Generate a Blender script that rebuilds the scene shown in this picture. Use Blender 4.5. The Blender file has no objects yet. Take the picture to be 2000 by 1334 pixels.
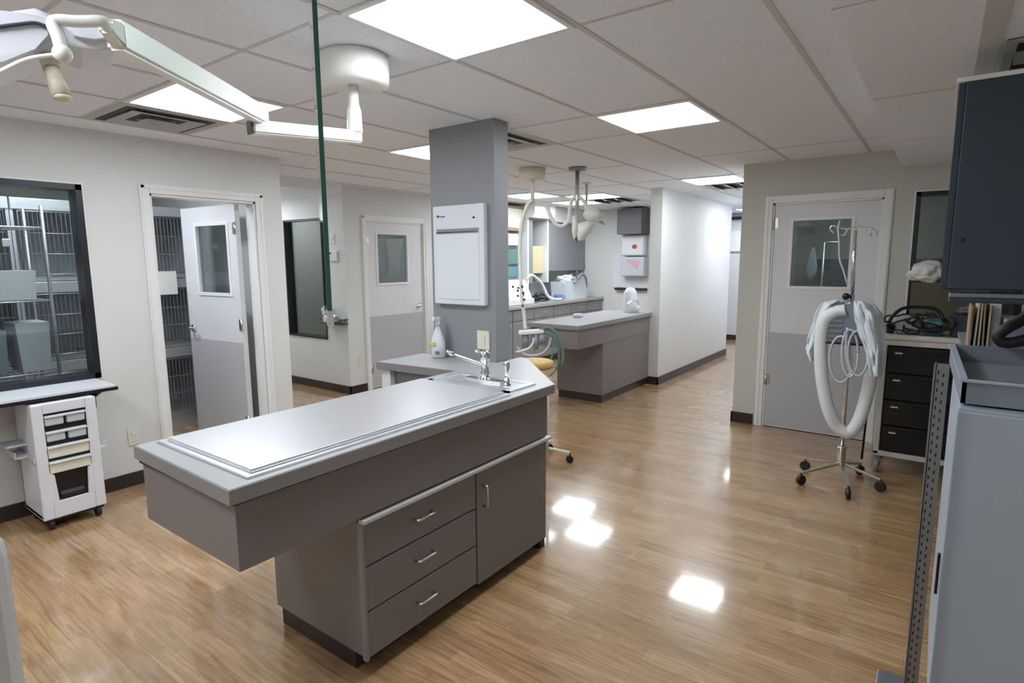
import bpy, bmesh, math, random
from mathutils import Vector, Matrix, noise
C = bpy.context.scene.collection
SC = bpy.context.scene
R_ = math.radians

# ------------------------------------------------------------------ camera
CAMH = 1.56
AZ, PT, RL, FPX = R_(36.4), R_(8.01), R_(-0.36), 1129.5
Fv = Vector((math.cos(AZ)*math.cos(PT), math.sin(AZ)*math.cos(PT), -math.sin(PT)))
R0 = Fv.cross(Vector((0, 0, 1))).normalized()
U0 = R0.cross(Fv)
Rv = R0*math.cos(RL) + U0*math.sin(RL)
Uv = -R0*math.sin(RL) + U0*math.cos(RL)
cd = bpy.data.cameras.new('camera'); cam = bpy.data.objects.new('camera', cd); C.objects.link(cam)
mw = Matrix.Identity(4)
for i in range(3):
    mw[i][0] = Rv[i]; mw[i][1] = Uv[i]; mw[i][2] = -Fv[i]
mw[0][3], mw[1][3], mw[2][3] = 0, 0, CAMH
cam.matrix_world = mw
cd.sensor_width = 36; cd.lens = FPX*36/2000; cd.clip_start = 0.02
SC.camera = cam
CP = Vector((0, 0, CAMH))
def ray(x, y): return Fv + Rv*((x-1000)/FPX) - Uv*((y-667)/FPX)
def onx(x, y, X): d = ray(x, y); return CP + d*(X/d.x)
def ony(x, y, Y): d = ray(x, y); return CP + d*(Y/d.y)
def onz(x, y, Z): d = ray(x, y); return CP + d*((Z-CAMH)/d.z)
def hz(x, y, r): d = ray(x, y); return CP + d*(r/math.hypot(d.x, d.y))

# ------------------------------------------------------------------ world, exposure, light level
w = bpy.data.worlds.new('world'); SC.world = w; w.use_nodes = True
w.node_tree.nodes['Background'].inputs[0].default_value = (0.75, 0.85, 1, 1)
w.node_tree.nodes['Background'].inputs[1].default_value = 0.25
SC.view_settings.view_transform = 'Standard'; SC.view_settings.look = 'None'
SC.view_settings.gamma = 1; SC.view_settings.use_curve_mapping = False
SC.view_settings.exposure = 0.0
PANEL = 20.0          # radiance of the ceiling light diffusers
DAY = 6.0            # daylight window at the corridor's end
# ------------------------------------------------------------------ materials
def s2l(c):
    return tuple(((v/255)/12.92 if v/255 <= .04045 else ((v/255+.055)/1.055)**2.4) for v in c)
MATS = {}
def mat(name, col, rough=.5, metal=0, bump=0, bscale=60, vary=0, vscale=8, coat=0, trans=0, alpha=1, emit=0, stretch=None, sss=0):
    m = bpy.data.materials.new(name); m.use_nodes = True; nt = m.node_tree; N = nt.nodes; L = nt.links
    b = N['Principled BSDF']; c = (*s2l(col), 1)
    b.inputs['Base Color'].default_value = c; b.inputs['Roughness'].default_value = rough
    b.inputs['Metallic'].default_value = metal; b.inputs['Coat Weight'].default_value = coat
    b.inputs['Coat Roughness'].default_value = .08
    b.inputs['Transmission Weight'].default_value = trans; b.inputs['Alpha'].default_value = alpha
    if emit:
        b.inputs['Emission Color'].default_value = c; b.inputs['Emission Strength'].default_value = emit
    tc = N.new('ShaderNodeTexCoord'); mp = N.new('ShaderNodeMapping'); L.new(tc.outputs['Object'], mp.inputs['Vector'])
    if stretch: mp.inputs['Scale'].default_value = stretch
    if vary:
        n = N.new('ShaderNodeTexNoise'); n.inputs['Scale'].default_value = vscale; n.inputs['Detail'].default_value = 5
        L.new(mp.outputs[0], n.inputs['Vector'])
        mx = N.new('ShaderNodeMix'); mx.data_type = 'RGBA'
        mx.inputs[6].default_value = tuple(v*(1-vary) for v in c[:3])+(1,)
        mx.inputs[7].default_value = tuple(min(1, v*(1+vary)) for v in c[:3])+(1,)
        L.new(n.outputs[0], mx.inputs[0]); L.new(mx.outputs[2], b.inputs['Base Color'])
    if bump:
        n2 = N.new('ShaderNodeTexNoise'); n2.inputs['Scale'].default_value = bscale; n2.inputs['Detail'].default_value = 4
        L.new(mp.outputs[0], n2.inputs['Vector'])
        bp = N.new('ShaderNodeBump'); bp.inputs['Strength'].default_value = bump; bp.inputs['Distance'].default_value = .004
        L.new(n2.outputs[0], bp.inputs['Height']); L.new(bp.outputs[0], b.inputs['Normal'])
    MATS[name] = m
    return m
def glass_mat(name, tint, refl=1.0):
    m = bpy.data.materials.new(name); m.use_nodes = True; nt = m.node_tree; N = nt.nodes; L = nt.links
    N.clear(); o = N.new('ShaderNodeOutputMaterial'); t = N.new('ShaderNodeBsdfTransparent'); g = N.new('ShaderNodeBsdfGlossy')
    t.inputs[0].default_value = (*tint, 1); g.inputs[1 if 'Roughness' not in g.inputs else 'Roughness'].default_value = .01
    g.inputs[0].default_value = (refl, refl, refl, 1)
    lw = N.new('ShaderNodeLayerWeight'); lw.inputs[0].default_value = .5; mx = N.new('ShaderNodeMixShader')
    pw = N.new('ShaderNodeMath'); pw.operation = 'POWER'; pw.inputs[1].default_value = 4; L.new(lw.outputs['Facing'], pw.inputs[0])
    fr = N.new('ShaderNodeMath'); fr.operation = 'MULTIPLY_ADD'; fr.inputs[1].default_value = .9; fr.inputs[2].default_value = .045; L.new(pw.outputs[0], fr.inputs[0])
    L.new(fr.outputs[0], mx.inputs[0]); L.new(t.outputs[0], mx.inputs[1]); L.new(g.outputs[0], mx.inputs[2]); L.new(mx.outputs[0], o.inputs[0])
    return m
wallm = mat('wall_paint', (222, 223, 222), .55, bump=.12, bscale=220, vary=.015, vscale=3)
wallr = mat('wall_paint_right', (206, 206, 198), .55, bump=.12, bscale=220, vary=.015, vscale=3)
whitet = mat('white_trim', (236, 237, 237), .35)
doorm = mat('door_paint', (226, 226, 231), .4, vary=.01)
kickm = mat('door_kick_panel', (190, 189, 194), .35, vary=.015)
basem = mat('dark_vinyl_base', (52, 45, 46), .35)
pillm = mat('pillar_paint', (142, 143, 147), .5, bump=.1, bscale=200)
lamm = mat('grey_laminate', (127, 121, 121), .42, vary=.04, vscale=300)
ctrm = mat('counter_laminate', (172, 171, 173), .3, vary=.05, vscale=260)
edgem = mat('counter_edge', (138, 136, 138), .35, vary=.04, vscale=260)
steel = mat('brushed_steel', (240, 241, 246), .37, 1, bump=.03, bscale=40, stretch=(1, 30, 1))
chrome = mat('chrome', (225, 225, 228), .12, 1)
nickel = mat('satin_nickel', (215, 213, 208), .28, 1)
blackp = mat('black_plastic', (22, 21, 24), .4)
drawb = mat('glossy_black_drawer', (6, 6, 10), .35)
whitep = mat('white_plastic', (226, 227, 234), .35)
greyp = mat('pale_grey_plastic', (196, 200, 208), .35)
cream = mat('cream_plastic', (228, 226, 208), .4)
lampw = mat('lamp_enamel', (240, 240, 236), .3)
lamphead = mat('lamp_head_plastic', (218, 219, 228), .35)
ivory = mat('ivory_handle', (222, 214, 190), .4)
navy = mat('dark_blue_grey_laminate', (52, 66, 78), .4, bump=.05)
applm = mat('pale_blue_grey_enamel', (176, 187, 202), .4, vary=.01)
boxm = mat('slate_grey_plastic', (138, 146, 156), .45, vary=.03)
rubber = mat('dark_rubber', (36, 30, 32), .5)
hosew = mat('white_hose', (228, 230, 232), .4)
hoseg = mat('green_hose', (98, 132, 122), .4)
bagm = mat('pale_blue_film', (234, 243, 249), .3, trans=.0, alpha=.9, bump=.9, bscale=14)
cloud = mat('blower_grey', (120, 128, 140), .5, bump=.4, bscale=30)
cartf = mat('cart_frame_white', (214, 212, 204), .35)
kenst = mat('kennel_steel', (190, 193, 198), .33, .55, bump=.3, bscale=6, stretch=(1, 1, 4))
kenbar = mat('kennel_wire', (150, 152, 156), .35, .6)
kenin = mat('kennel_inside', (165, 167, 170), .45, .1)
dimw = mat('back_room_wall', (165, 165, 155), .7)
paper = mat('paper', (232, 231, 228), .7)
beige = mat('manila_folder', (200, 188, 162), .7)
beige2 = mat('beige_panel', (216, 200, 165), .6)
woodf = mat('tan_wood', (168, 140, 112), .5, vary=.1, stretch=(1, 1, 12))
tan = mat('tan_bag', (205, 170, 105), .6)
red = mat('orange_red_print', (190, 82, 52), .5)
pink = mat('pink_print', (214, 170, 178), .5)
tealg = mat('green_glass_edge', (44, 88, 80), .15)
gpane = glass_mat('clear_glass', (.82, .86, .86))
gdark = glass_mat('tinted_glass', (.72, .76, .76))
ggreen = glass_mat('green_glass', (.84, .93, .90))
ventd = mat('vent_dark', (40, 40, 44), .6)
vents = mat('vent_metal', (178, 178, 176), .4)
steelg = mat('galvanised_grey', (140, 146, 154), .35, .7)
teal = mat('teal_pack', (96, 142, 148), .5)
brown = mat('brown_carton', (96, 88, 72), .7)
tee = mat('ceiling_tee', (206, 205, 204), .6)
screen_d = mat('dark_print', (60, 64, 76), .5)
blue = mat('blue_cloth', (130, 145, 190), .7)
amber = mat('label_yellow', (196, 196, 120), .5)
emitm = mat('light_diffuser', (243, 250, 255), .5, emit=PANEL)
emits = mat('added_side_diffuser', (243, 250, 255), .5, emit=7)
emito = mat('added_store_diffuser', (243, 250, 255), .5, emit=13)
emitd = mat('added_kennel_diffuser', (243, 250, 255), .5, emit=24)
dayp = mat('daylight_pane', (200, 215, 255), .5, emit=DAY)

def ceiling_material():
    m = bpy.data.materials.new('ceiling_tile'); m.use_nodes = True; nt = m.node_tree; N = nt.nodes; L = nt.links
    b = N['Principled BSDF']; b.inputs['Roughness'].default_value = .9
    tc = N.new('ShaderNodeTexCoord')
    v = N.new('ShaderNodeTexVoronoi'); v.inputs['Scale'].default_value = 110; L.new(tc.outputs['Object'], v.inputs['Vector'])
    n = N.new('ShaderNodeTexNoise'); n.inputs['Scale'].default_value = 130; n.inputs['Detail'].default_value = 5; L.new(tc.outputs['Object'], n.inputs['Vector'])
    r = N.new('ShaderNodeValToRGB'); r.color_ramp.elements[0].position = .34; r.color_ramp.elements[1].position = .5
    r.color_ramp.elements[0].color = (*s2l((228, 233, 240)), 1); r.color_ramp.elements[1].color = (*s2l((241, 246, 253)), 1)
    L.new(n.outputs[0], r.inputs[0]); L.new(r.outputs[0], b.inputs['Base Color'])
    bp = N.new('ShaderNodeBump'); bp.inputs['Strength'].default_value = .2; bp.inputs['Distance'].default_value = .003
    L.new(n.outputs[0], bp.inputs['Height']); L.new(bp.outputs[0], b.inputs['Normal'])
    return m
def floor_material():
    m = bpy.data.materials.new('wood_plank_vinyl'); m.use_nodes = True; nt = m.node_tree; N = nt.nodes; L = nt.links
    b = N['Principled BSDF']
    tc = N.new('ShaderNodeTexCoord'); mp = N.new('ShaderNodeMapping'); mp.inputs['Rotation'].default_value = (0, 0, R_(90))
    L.new(tc.outputs['Object'], mp.inputs['Vector'])
    br = N.new('ShaderNodeTexBrick'); br.offset = .37; br.inputs['Scale'].default_value = 1
    br.inputs['Brick Width'].default_value = .61; br.inputs['Row Height'].default_value = .076
    br.inputs['Mortar Size'].default_value = .0012; br.inputs['Bias'].default_value = 0
    br.inputs['Color1'].default_value = (*s2l((168, 134, 97)), 1); br.inputs['Color2'].default_value = (*s2l((194, 161, 122)), 1)
    br.inputs['Mortar'].default_value = (*s2l((158, 124, 88)), 1)
    L.new(mp.outputs[0], br.inputs['Vector'])
    mp2 = N.new('ShaderNodeMapping'); mp2.inputs["Scale"].default_value = (20, 1.3, 1); L.new(tc.outputs['Object'], mp2.inputs['Vector'])
    n = N.new('ShaderNodeTexNoise'); n.inputs['Scale'].default_value = 2.4; n.inputs['Detail'].default_value = 9; n.inputs['Roughness'].default_value = .68
    n.inputs["Distortion"].default_value = .7; L.new(mp2.outputs[0], n.inputs['Vector'])
    r = N.new('ShaderNodeValToRGB'); r.color_ramp.elements[0].position = .36; r.color_ramp.elements[1].position = .6
    r.color_ramp.elements[0].color = (.52, .45, .38, 1); r.color_ramp.elements[1].color = (1.04, 1.02, 1, 1)
    L.new(n.outputs[0], r.inputs[0])
    mx = N.new('ShaderNodeMix'); mx.data_type = 'RGBA'; mx.blend_type = 'MULTIPLY'; mx.inputs[0].default_value = .8
    L.new(br.outputs['Color'], mx.inputs[6]); L.new(r.outputs[0], mx.inputs[7]); L.new(mx.outputs[2], b.inputs['Base Color'])
    n3 = N.new('ShaderNodeTexNoise'); n3.inputs['Scale'].default_value = 1.6; n3.inputs['Detail'].default_value = 3; L.new(tc.outputs['Object'], n3.inputs['Vector'])
    mr = N.new('ShaderNodeMapRange'); mr.inputs['To Min'].default_value = .2; mr.inputs['To Max'].default_value = .34
    L.new(n3.outputs[0], mr.inputs['Value']); L.new(mr.outputs[0], b.inputs['Roughness'])
    n4 = N.new('ShaderNodeTexNoise'); n4.inputs['Scale'].default_value = 14; n4.inputs['Detail'].default_value = 2; L.new(tc.outputs['Object'], n4.inputs['Vector'])
    bp = N.new('ShaderNodeBump'); bp.inputs['Strength'].default_value = .05; bp.inputs['Distance'].default_value = .003
    L.new(n4.outputs[0], bp.inputs['Height']); L.new(bp.outputs[0], b.inputs['Normal'])
    b.inputs['Coat Weight'].default_value = .8; b.inputs['Coat Roughness'].default_value = .075
    L.new(bp.outputs[0], b.inputs['Coat Normal'])
    return m
ceilm = ceiling_material(); floorm = floor_material()

# ------------------------------------------------------------------ mesh builder
def spline(pts, n=8):
    pts = [Vector(p) for p in pts]
    if len(pts) < 3: return pts
    P = [pts[0]*2-pts[1]] + pts + [pts[-1]*2-pts[-2]]; out = []
    for i in range(1, len(P)-2):
        a, b, c, d = P[i-1], P[i], P[i+1], P[i+2]
        for k in range(n):
            t = k/n
            out.append(.5*((2*b)+(c-a)*t+(2*a-5*b+4*c-d)*t*t+(3*b-a-3*c+d)*t**3))
    out.append(pts[-1]); return out
class MB:
    def __init__(s): s.bm = bmesh.new()
    def box(s, a, b, bev=0, seg=2, M=None):
        x0, y0, z0 = a; x1, y1, z1 = b
        r = bmesh.ops.create_cube(s.bm, size=1)['verts']
        for v in r:
            v.co = Vector(((x0+x1)/2+v.co.x*(x1-x0), (y0+y1)/2+v.co.y*(y1-y0), (z0+z1)/2+v.co.z*(z1-z0)))
        if bev:
            es = list({e for v in r for e in v.link_edges})
            q = bmesh.ops.bevel(s.bm, geom=es, offset=bev, segments=seg, affect='EDGES', profile=.5)
            r = list({v for f in q['faces'] for v in f.verts} | {v for v in r if v.is_valid})
        if M:
            for v in r: v.co = M @ v.co
        return s
    def ring(s, c, d, r, seg, up=None):
        d = d.normalized(); u = up or (Vector((0, 0, 1)) if abs(d.z) < .9 else Vector((1, 0, 0)))
        a = d.cross(u).normalized(); b = a.cross(d)
        return [s.bm.verts.new(c+a*(math.cos(2*math.pi*k/seg)*r)+b*(math.sin(2*math.pi*k/seg)*r)) for k in range(seg)], b
    def cyl(s, p0, p1, r0, r1=None, seg=16, cap=True):
        p0, p1 = Vector(p0), Vector(p1); r1 = r0 if r1 is None else r1
        A, _ = s.ring(p0, p1-p0, r0, seg); B, _ = s.ring(p1, p1-p0, r1, seg)
        for k in range(seg):
            f = s.bm.faces.new((A[k], A[(k+1) % seg], B[(k+1) % seg], B[k])); f.smooth = True
        if cap: s.bm.faces.new(A[::-1]); s.bm.faces.new(B)
        return s
    def tube(s, pts, r, seg=8, n=8, sm=True):
        P = spline(pts, n) if sm else [Vector(p) for p in pts]
        rf = r if callable(r) else (lambda t: r)
        prev = None; up = None; m = len(P)
        for i, p in enumerate(P):
            d = (P[min(i+1, m-1)]-P[max(i-1, 0)])
            if d.length < 1e-9: continue
            d.normalize()
            if up is None: up = Vector((0, 0, 1)) if abs(d.z) < .9 else Vector((1, 0, 0))
            a = d.cross(up)
            if a.length < 1e-4: a = d.orthogonal()
            a.normalize(); b = a.cross(d).normalized(); up = b; rr = rf(i/(m-1))
            ring = [s.bm.verts.new(p+a*(math.cos(2*math.pi*k/seg)*rr)+b*(math.sin(2*math.pi*k/seg)*rr)) for k in range(seg)]
            if prev:
                for k in range(seg):
                    f = s.bm.faces.new((prev[k], prev[(k+1) % seg], ring[(k+1) % seg], ring[k])); f.smooth = True
            else: s.bm.faces.new(ring[::-1])
            prev = ring
        s.bm.faces.new(prev)
        return s
    def prism(s, pts, h0, h1, axis='z'):
        def mk(p, h):
            if axis == 'z': return Vector((p[0], p[1], h))
            if axis == 'y': return Vector((p[0], h, p[1]))
            return Vector((h, p[0], p[1]))
        A = [s.bm.verts.new(mk(p, h0)) for p in pts]; B = [s.bm.verts.new(mk(p, h1)) for p in pts]
        n = len(pts); s.bm.faces.new(A[::-1]); s.bm.faces.new(B)
        for k in range(n): s.bm.faces.new((A[k], A[(k+1) % n], B[(k+1) % n], B[k]))
        return s
    def lathe(s, prof, c, seg=24, sx=1, sy=1, M=None):
        c = Vector(c); rings = []
        for r, z in prof:
            if r < 1e-6: rings.append([s.bm.verts.new(c+Vector((0, 0, z)))])
            else: rings.append([s.bm.verts.new(c+Vector((math.cos(2*math.pi*k/seg)*r*sx, math.sin(2*math.pi*k/seg)*r*sy, z))) for k in range(seg)])
        for A, B in zip(rings, rings[1:]):
            for k in range(seg):
                q = [A[k % len(A)], A[(k+1) % len(A)], B[(k+1) % len(B)], B[k % len(B)]]
                u = []
                for v in q:
                    if v not in u: u.append(v)
                if len(u) > 2:
                    f = s.bm.faces.new(u); f.smooth = True
        for Rg, rev in ((rings[0], True), (rings[-1], False)):
            if len(Rg) > 2: s.bm.faces.new(Rg[::-1] if rev else Rg)
        if M:
            for rg in rings:
                for v in rg: v.co = M @ v.co
        return s
    def ball(s, c, r, sc=(1, 1, 1), seg=16):
        q = bmesh.ops.create_uvsphere(s.bm, u_segments=seg, v_segments=seg//2+2, radius=r)['verts']
        for v in q: v.co = Vector(c)+Vector((v.co.x*sc[0], v.co.y*sc[1], v.co.z*sc[2]))
        for f in {f for v in q for f in v.link_faces}: f.smooth = True
        return s
    def lump(s, c, size, seed=0, amp=.25, sub=4, freq=2.2):
        q = bmesh.ops.create_icosphere(s.bm, subdivisions=sub, radius=1)['verts']
        for v in q:
            d = v.co.normalized(); n = noise.fractal(d*freq+Vector((seed*7.1, seed*3.3, seed)), 1, 2, 4)
            k = 1+amp*n*2; v.co = Vector(c)+Vector((d.x*size[0]*k, d.y*size[1]*k, d.z*size[2]*k))
        for f in {f for v in q for f in v.link_faces}: f.smooth = True
        return s
    def sheet(s, P, nu, nv, fn, th=.004):
        """fn(u,v)->Vector ; thin closed sheet"""
        G = [[fn(i/nu, j/nv) for j in range(nv+1)] for i in range(nu+1)]
        def nrm(i, j):
            a = G[min(i+1, nu)][j]-G[max(i-1, 0)][j]; b = G[i][min(j+1, nv)]-G[i][max(j-1, 0)]
            n = a.cross(b); return n.normalized() if n.length > 1e-9 else Vector((1, 0, 0))
        A = [[s.bm.verts.new(G[i][j]) for j in range(nv+1)] for i in range(nu+1)]
        B = [[s.bm.verts.new(G[i][j]+nrm(i, j)*th) for j in range(nv+1)] for i in range(nu+1)]
        for i in range(nu):
            for j in range(nv):
                f = s.bm.faces.new((A[i][j], A[i][j+1], A[i+1][j+1], A[i+1][j])); f.smooth = True
                f = s.bm.faces.new((B[i][j], B[i+1][j], B[i+1][j+1], B[i][j+1])); f.smooth = True
        for i in range(nu):
            for j in (0, nv): s.bm.faces.new((A[i][j], A[i+1][j], B[i+1][j], B[i][j]))
        for j in range(nv):
            for i in (0, nu): s.bm.faces.new((A[i][j], A[i][j+1], B[i][j+1], B[i][j]))
        return s
    def build(s, name, m, parent=None, loc=None, local=False):
        off = Vector((0, 0, 0))
        if parent is not None: off = Vector((0, 0, 0)) if local else ORG[parent.name]
        elif loc is not None: off = Vector(loc)
        bmesh.ops.recalc_face_normals(s.bm, faces=s.bm.faces)
        for v in s.bm.verts: v.co -= off
        me = bpy.data.meshes.new(name); s.bm.to_mesh(me); s.bm.free()
        ms = m if isinstance(m, (list, tuple)) else [m]
        for q in ms: me.materials.append(q)
        o = bpy.data.objects.new(name, me); C.objects.link(o)
        if parent is not None: o.parent = parent
        elif loc is not None: o.location = off
        ORG[o.name] = off
        return o
ORG = {}
def tag(o, label=None, cat=None, group=None, kind=None):
    if label: o['label'] = label
    if cat: o['category'] = cat
    if group: o['group'] = group
    if kind: o['kind'] = kind
    return o
def root(name, loc, label=None, cat=None, group=None, kind=None, rz=0):
    o = bpy.data.objects.new(name, None); o.empty_display_size = .05; C.objects.link(o); o.location = loc; o.rotation_euler = (0, 0, rz)
    ORG[o.name] = Vector(loc); return tag(o, label, cat, group, kind)
def st(name, mb, m): return tag(mb.build(name, m), kind='structure')
def copy_tree(o, parent=None, dloc=(0, 0, 0)):
    c = o.copy(); C.objects.link(c)
    if parent is not None: c.parent = parent
    else: c.location = o.location+Vector(dloc)
    for ch in list(o.children): copy_tree(ch, c)
    return c

# ------------------------------------------------------------------ room shell
CEIL = 2.41
def wallbox(mb, axis, t0, t1, a0, a1, z0, z1, holes=()):
    """slab wall with rectangular holes (a0,a1,z0,z1); axis 'y' = plane of constant y"""
    cuts = sorted({a0, a1, *[h[0] for h in holes], *[h[1] for h in holes]})
    for p, q in zip(cuts, cuts[1:]):
        mid = (p+q)/2; hs = sorted([h for h in holes if h[0] < mid < h[1]], key=lambda h: h[2]); z = z0
        segs = []
        for h in hs:
            if h[2] > z: segs.append((z, h[2]))
            z = h[3]
        if z < z1: segs.append((z, z1))
        for za, zb in segs:
            if axis == 'y': mb.box((p, t0, za), (q, t1, zb))
            else: mb.box((t0, p, za), (t1, q, zb))
    return mb
st('floor', MB().box((-2.2, -1.2, -.06), (12.2, 8.2, 0)), floorm)
mb = MB(); mb.box((-2.2, -1.2, CEIL), (12.2, 8.2, CEIL+.08)); st('ceiling', mb, ceilm)
# wall with window and open door on the left
WA = 4.48
st('wall_left', wallbox(MB(), 'y', WA, WA+.12, -1.5, 2.84, 0, CEIL, [(.2, 1.43, .80, 2.055), (1.828, 2.607, 0, 2.035)]), wallm)
st('wall_alcove', wallbox(MB(), 'x', 4.25, 4.35, 5.5, 7.6, 0, CEIL, [(5.88, 6.68, .625, 2.07)]), wallm)
st('wall_back_left', wallbox(MB(), 'y', 5.5, 5.6, 4.35, 9.3, 0, CEIL, [(4.56, 5.50, 0, 2.035)]), wallm)
st('wall_kennel_right', MB().box((2.72, WA+.12, 0), (2.84, 7.6, CEIL)), wallm)
st('wall_alcove_back', MB().box((2.84, 7.5, 0), (4.25, 7.6, CEIL)), wallm)
mb = MB(); mb.box((2.84, 5.5, 2.325), (4.25, 7.5, 2.35)); mb.box((2.84, 5.5, 2.35), (4.25, 5.53, CEIL)); st('ceiling_alcove', mb, ceilm)
st('wall_treatment_back', MB().box((9.2, 2.9, 0), (9.3, 5.5, CEIL)), wallm)
st('wall_corridor_left', MB().box((6.79, 2.75, 0), (9.65, 2.9, CEIL)), wallm)
WE = 5.65
st('wall_right_end', wallbox(MB(), 'x', WE, WE+.12, -.65, 1.52, 0, CEIL, [(.41, 1.25, 0, 2.045), (-.5, .2, 1.1, 2.07)]), wallr)
st('wall_corridor_right', MB().box((WE+.12, 1.40, 0), (10.3, 1.52, CEIL)), wallm)
st('wall_corridor_end', MB().box((11.5, 1.0, 0), (11.6, 5.0, CEIL)), wallm)
st('wall_right', MB().box((-1.5, -.77, 0), (WE, -.65, CEIL)), wallr)
st('wall_behind', MB().box((-1.62, -.77, 0), (-1.5, WA+.12, CEIL)), wallm)
# rooms behind the glass
st('wall_kennel_back', MB().box((-.6, 6.6, 0), (2.72, 6.7, CEIL)), dimw)
st('wall_kennel_left', MB().box((-.7, WA+.12, 0), (-.6, 6.7, CEIL)), dimw)
st('wall_store_back', MB().box((4.35, 7.5, 0), (6.6, 7.6, CEIL)), dimw)
st('wall_store_right', MB().box((6.5, 5.6, 0), (6.6, 7.5, CEIL)), dimw)
st('wall_side_room_back', MB().box((7.6, -.77, 0), (7.7, 1.4, CEIL)), dimw)
st('wall_side_room_right', MB().box((WE+.12, -.87, 0), (7.7, -.77, CEIL)), dimw)
st('wall_far_right', MB().box((10.3, .9, 0), (11.5, 1.0, CEIL)), wallm)
st('wall_far_left', MB().box((9.3, 5.0, 0), (11.6, 5.1, CEIL)), wallm)
mb = MB(); mb.box((10.45, 1.0, .9), (11.3, 1.02, 2.1)); st('window_5', mb, dayp)
# bulkhead along the right wall
mb = MB(); mb.prism([(.35, CEIL), (.315, 2.275), (-.65, 2.275), (-.65, CEIL)], -1.5, WE, 'x'); st('ceiling_bulkhead', mb, ceilm)
mb = MB(); mb.box((-1.5, -.105, 2.268), (3.3, -.045, 2.275))
for x in (.8, 2.0, 3.21, 4.42): mb.box((x-.005, -.65, 2.2735), (x+.005, .315, 2.275))
st('trim_1', mb, tee)
# ceiling grid
GX = [1.36+.605*i for i in range(-5, 18)]; GY = [1.14+.605*i for i in range(-1, 8)]
mb = MB()
for y in GY: mb.box((-1.5 if y < WA else 2.84, y-.011, CEIL-.004), (11.5, y+.011, CEIL))
for x, y0, y1 in ((.755, 2.35, WA), (1.36, 1.745, 4.165), (1.965, .535, 1.14), (1.965, 1.745, 4.165), (3.175, 1.14, 2.955), (3.78, 1.14, 3.56), (4.99, .36, 1.745), (4.99, 2.35, 5.5), (6.2, 1.52, 5.5), (6.805, 1.52, 2.35), (7.41, 3.0, 5.5), (8.62, 3.0, 5.5), (-.45, .36, WA), (.15, .36, 1.745), (-1.06, .36, WA)):
    mb.box((x-.008, y0, CEIL-.0025), (x+.008, y1, CEIL))
st('trim_2', mb, tee)
# baseboards
mb = MB(); mb.box((-1.5, WA-.012, 0), (1.765, WA, .095)); mb.box((2.70, WA-.012, 0), (2.84, WA, .095)); st('baseboard_left', mb, basem)
mb = MB(); mb.box((4.238, 5.488, 0), (4.25, 7.5, .095)); mb.box((4.238, 5.488, 0), (4.49, 5.5, .095)); st('baseboard_alcove', mb, basem)
mb = MB(); mb.box((6.778, 2.738, 0), (6.79, 2.9, .1)); mb.box((6.778, 2.738, 0), (9.65, 2.75, .1)); mb.box((11.488, 1.0, 0), (11.5, 5.0, .1)); st('baseboard_corridor', mb, basem)
mb = MB(); mb.box((WE-.012, 1.33, 0), (WE, 1.532, .1)); mb.box((WE-.012, 1.52, 0), (WE+.12, 1.532, .1)); mb.box((WE-.012, -.65, 0), (WE, .33, .1)); st('baseboard_right', mb, basem)
# dark accent pillar
st('wall_pillar', MB().box((2.865, 2.24, 0), (3.005, 2.78, CEIL)), pillm)

# ------------------------------------------------------------------ windows
def window_y(n, x0, x1, z0, z1, y, fm, gm, fw=.03, rim=.012):
    f = MB()
    for a, b in (((x0, y-.012, z0), (x0+fw, y+.12, z1)), ((x1-fw, y-.012, z0), (x1, y+.12, z1)), ((x0, y-.012, z0), (x1, y+.12, z0+fw)), ((x0, y-.012, z1-fw), (x1, y+.12, z1))): f.box(a, b)
    r = root('window_%d' % n, ((x0+x1)/2, y, z0), kind='structure'); f.build('window_frame', fm, r)
    MB().box((x0+fw, y+.05, z0+fw), (x1-fw, y+.056, z1-fw)).build('pane', gm, r)
    e = MB()
    for a, b in (((x0-rim, y-.006, z0-rim), (x0, y+.001, z1+rim)), ((x1, y-.006, z0-rim), (x1+rim, y+.001, z1+rim)), ((x0, y-.006, z1), (x1, y+.001, z1+rim)), ((x0, y-.006, z0-rim), (x1, y+.001, z0))): e.box(a, b)
    e.build('window_trim', whitet, r)
    return r
def window_x(n, y0, y1, z0, z1, x, fm, gm, fw=.03, rim=.012):
    f = MB()
    for a, b in (((x-.012, y0, z0), (x+.1, y0+fw, z1)), ((x-.012, y1-fw, z0), (x+.1, y1, z1)), ((x-.012, y0, z0), (x+.1, y1, z0+fw)), ((x-.012, y0, z1-fw), (x+.1, y1, z1))): f.box(a, b)
    r = root('window_%d' % n, (x, (y0+y1)/2, z0), kind='structure'); f.build('window_frame', fm, r)
    MB().box((x+.05, y0+fw, z0+fw), (x+.056, y1-fw, z1-fw)).build('pane', gm, r)
    e = MB()
    for a, b in (((x-.006, y0-rim, z0-rim), (x+.001, y0, z1+rim)), ((x-.006, y1, z0-rim), (x+.001, y1+rim, z1+rim)), ((x-.006, y0, z1), (x+.001, y1, z1+rim)), ((x-.006, y0, z0-rim), (x+.001, y1, z0))): e.box(a, b)
    e.build('window_trim', whitet, r)
    return r
darkf = mat('dark_window_frame', (34, 34, 42), .35)
window_y(1, .2, 1.43, .80, 2.055, WA, darkf, gpane, .035)
window_x(2, 5.88, 6.68, .625, 2.07, 4.25, darkf, gdark, .022)
window_x(3, -.5, .2, 1.1, 2.07, WE, darkf, gdark, .03)

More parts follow.
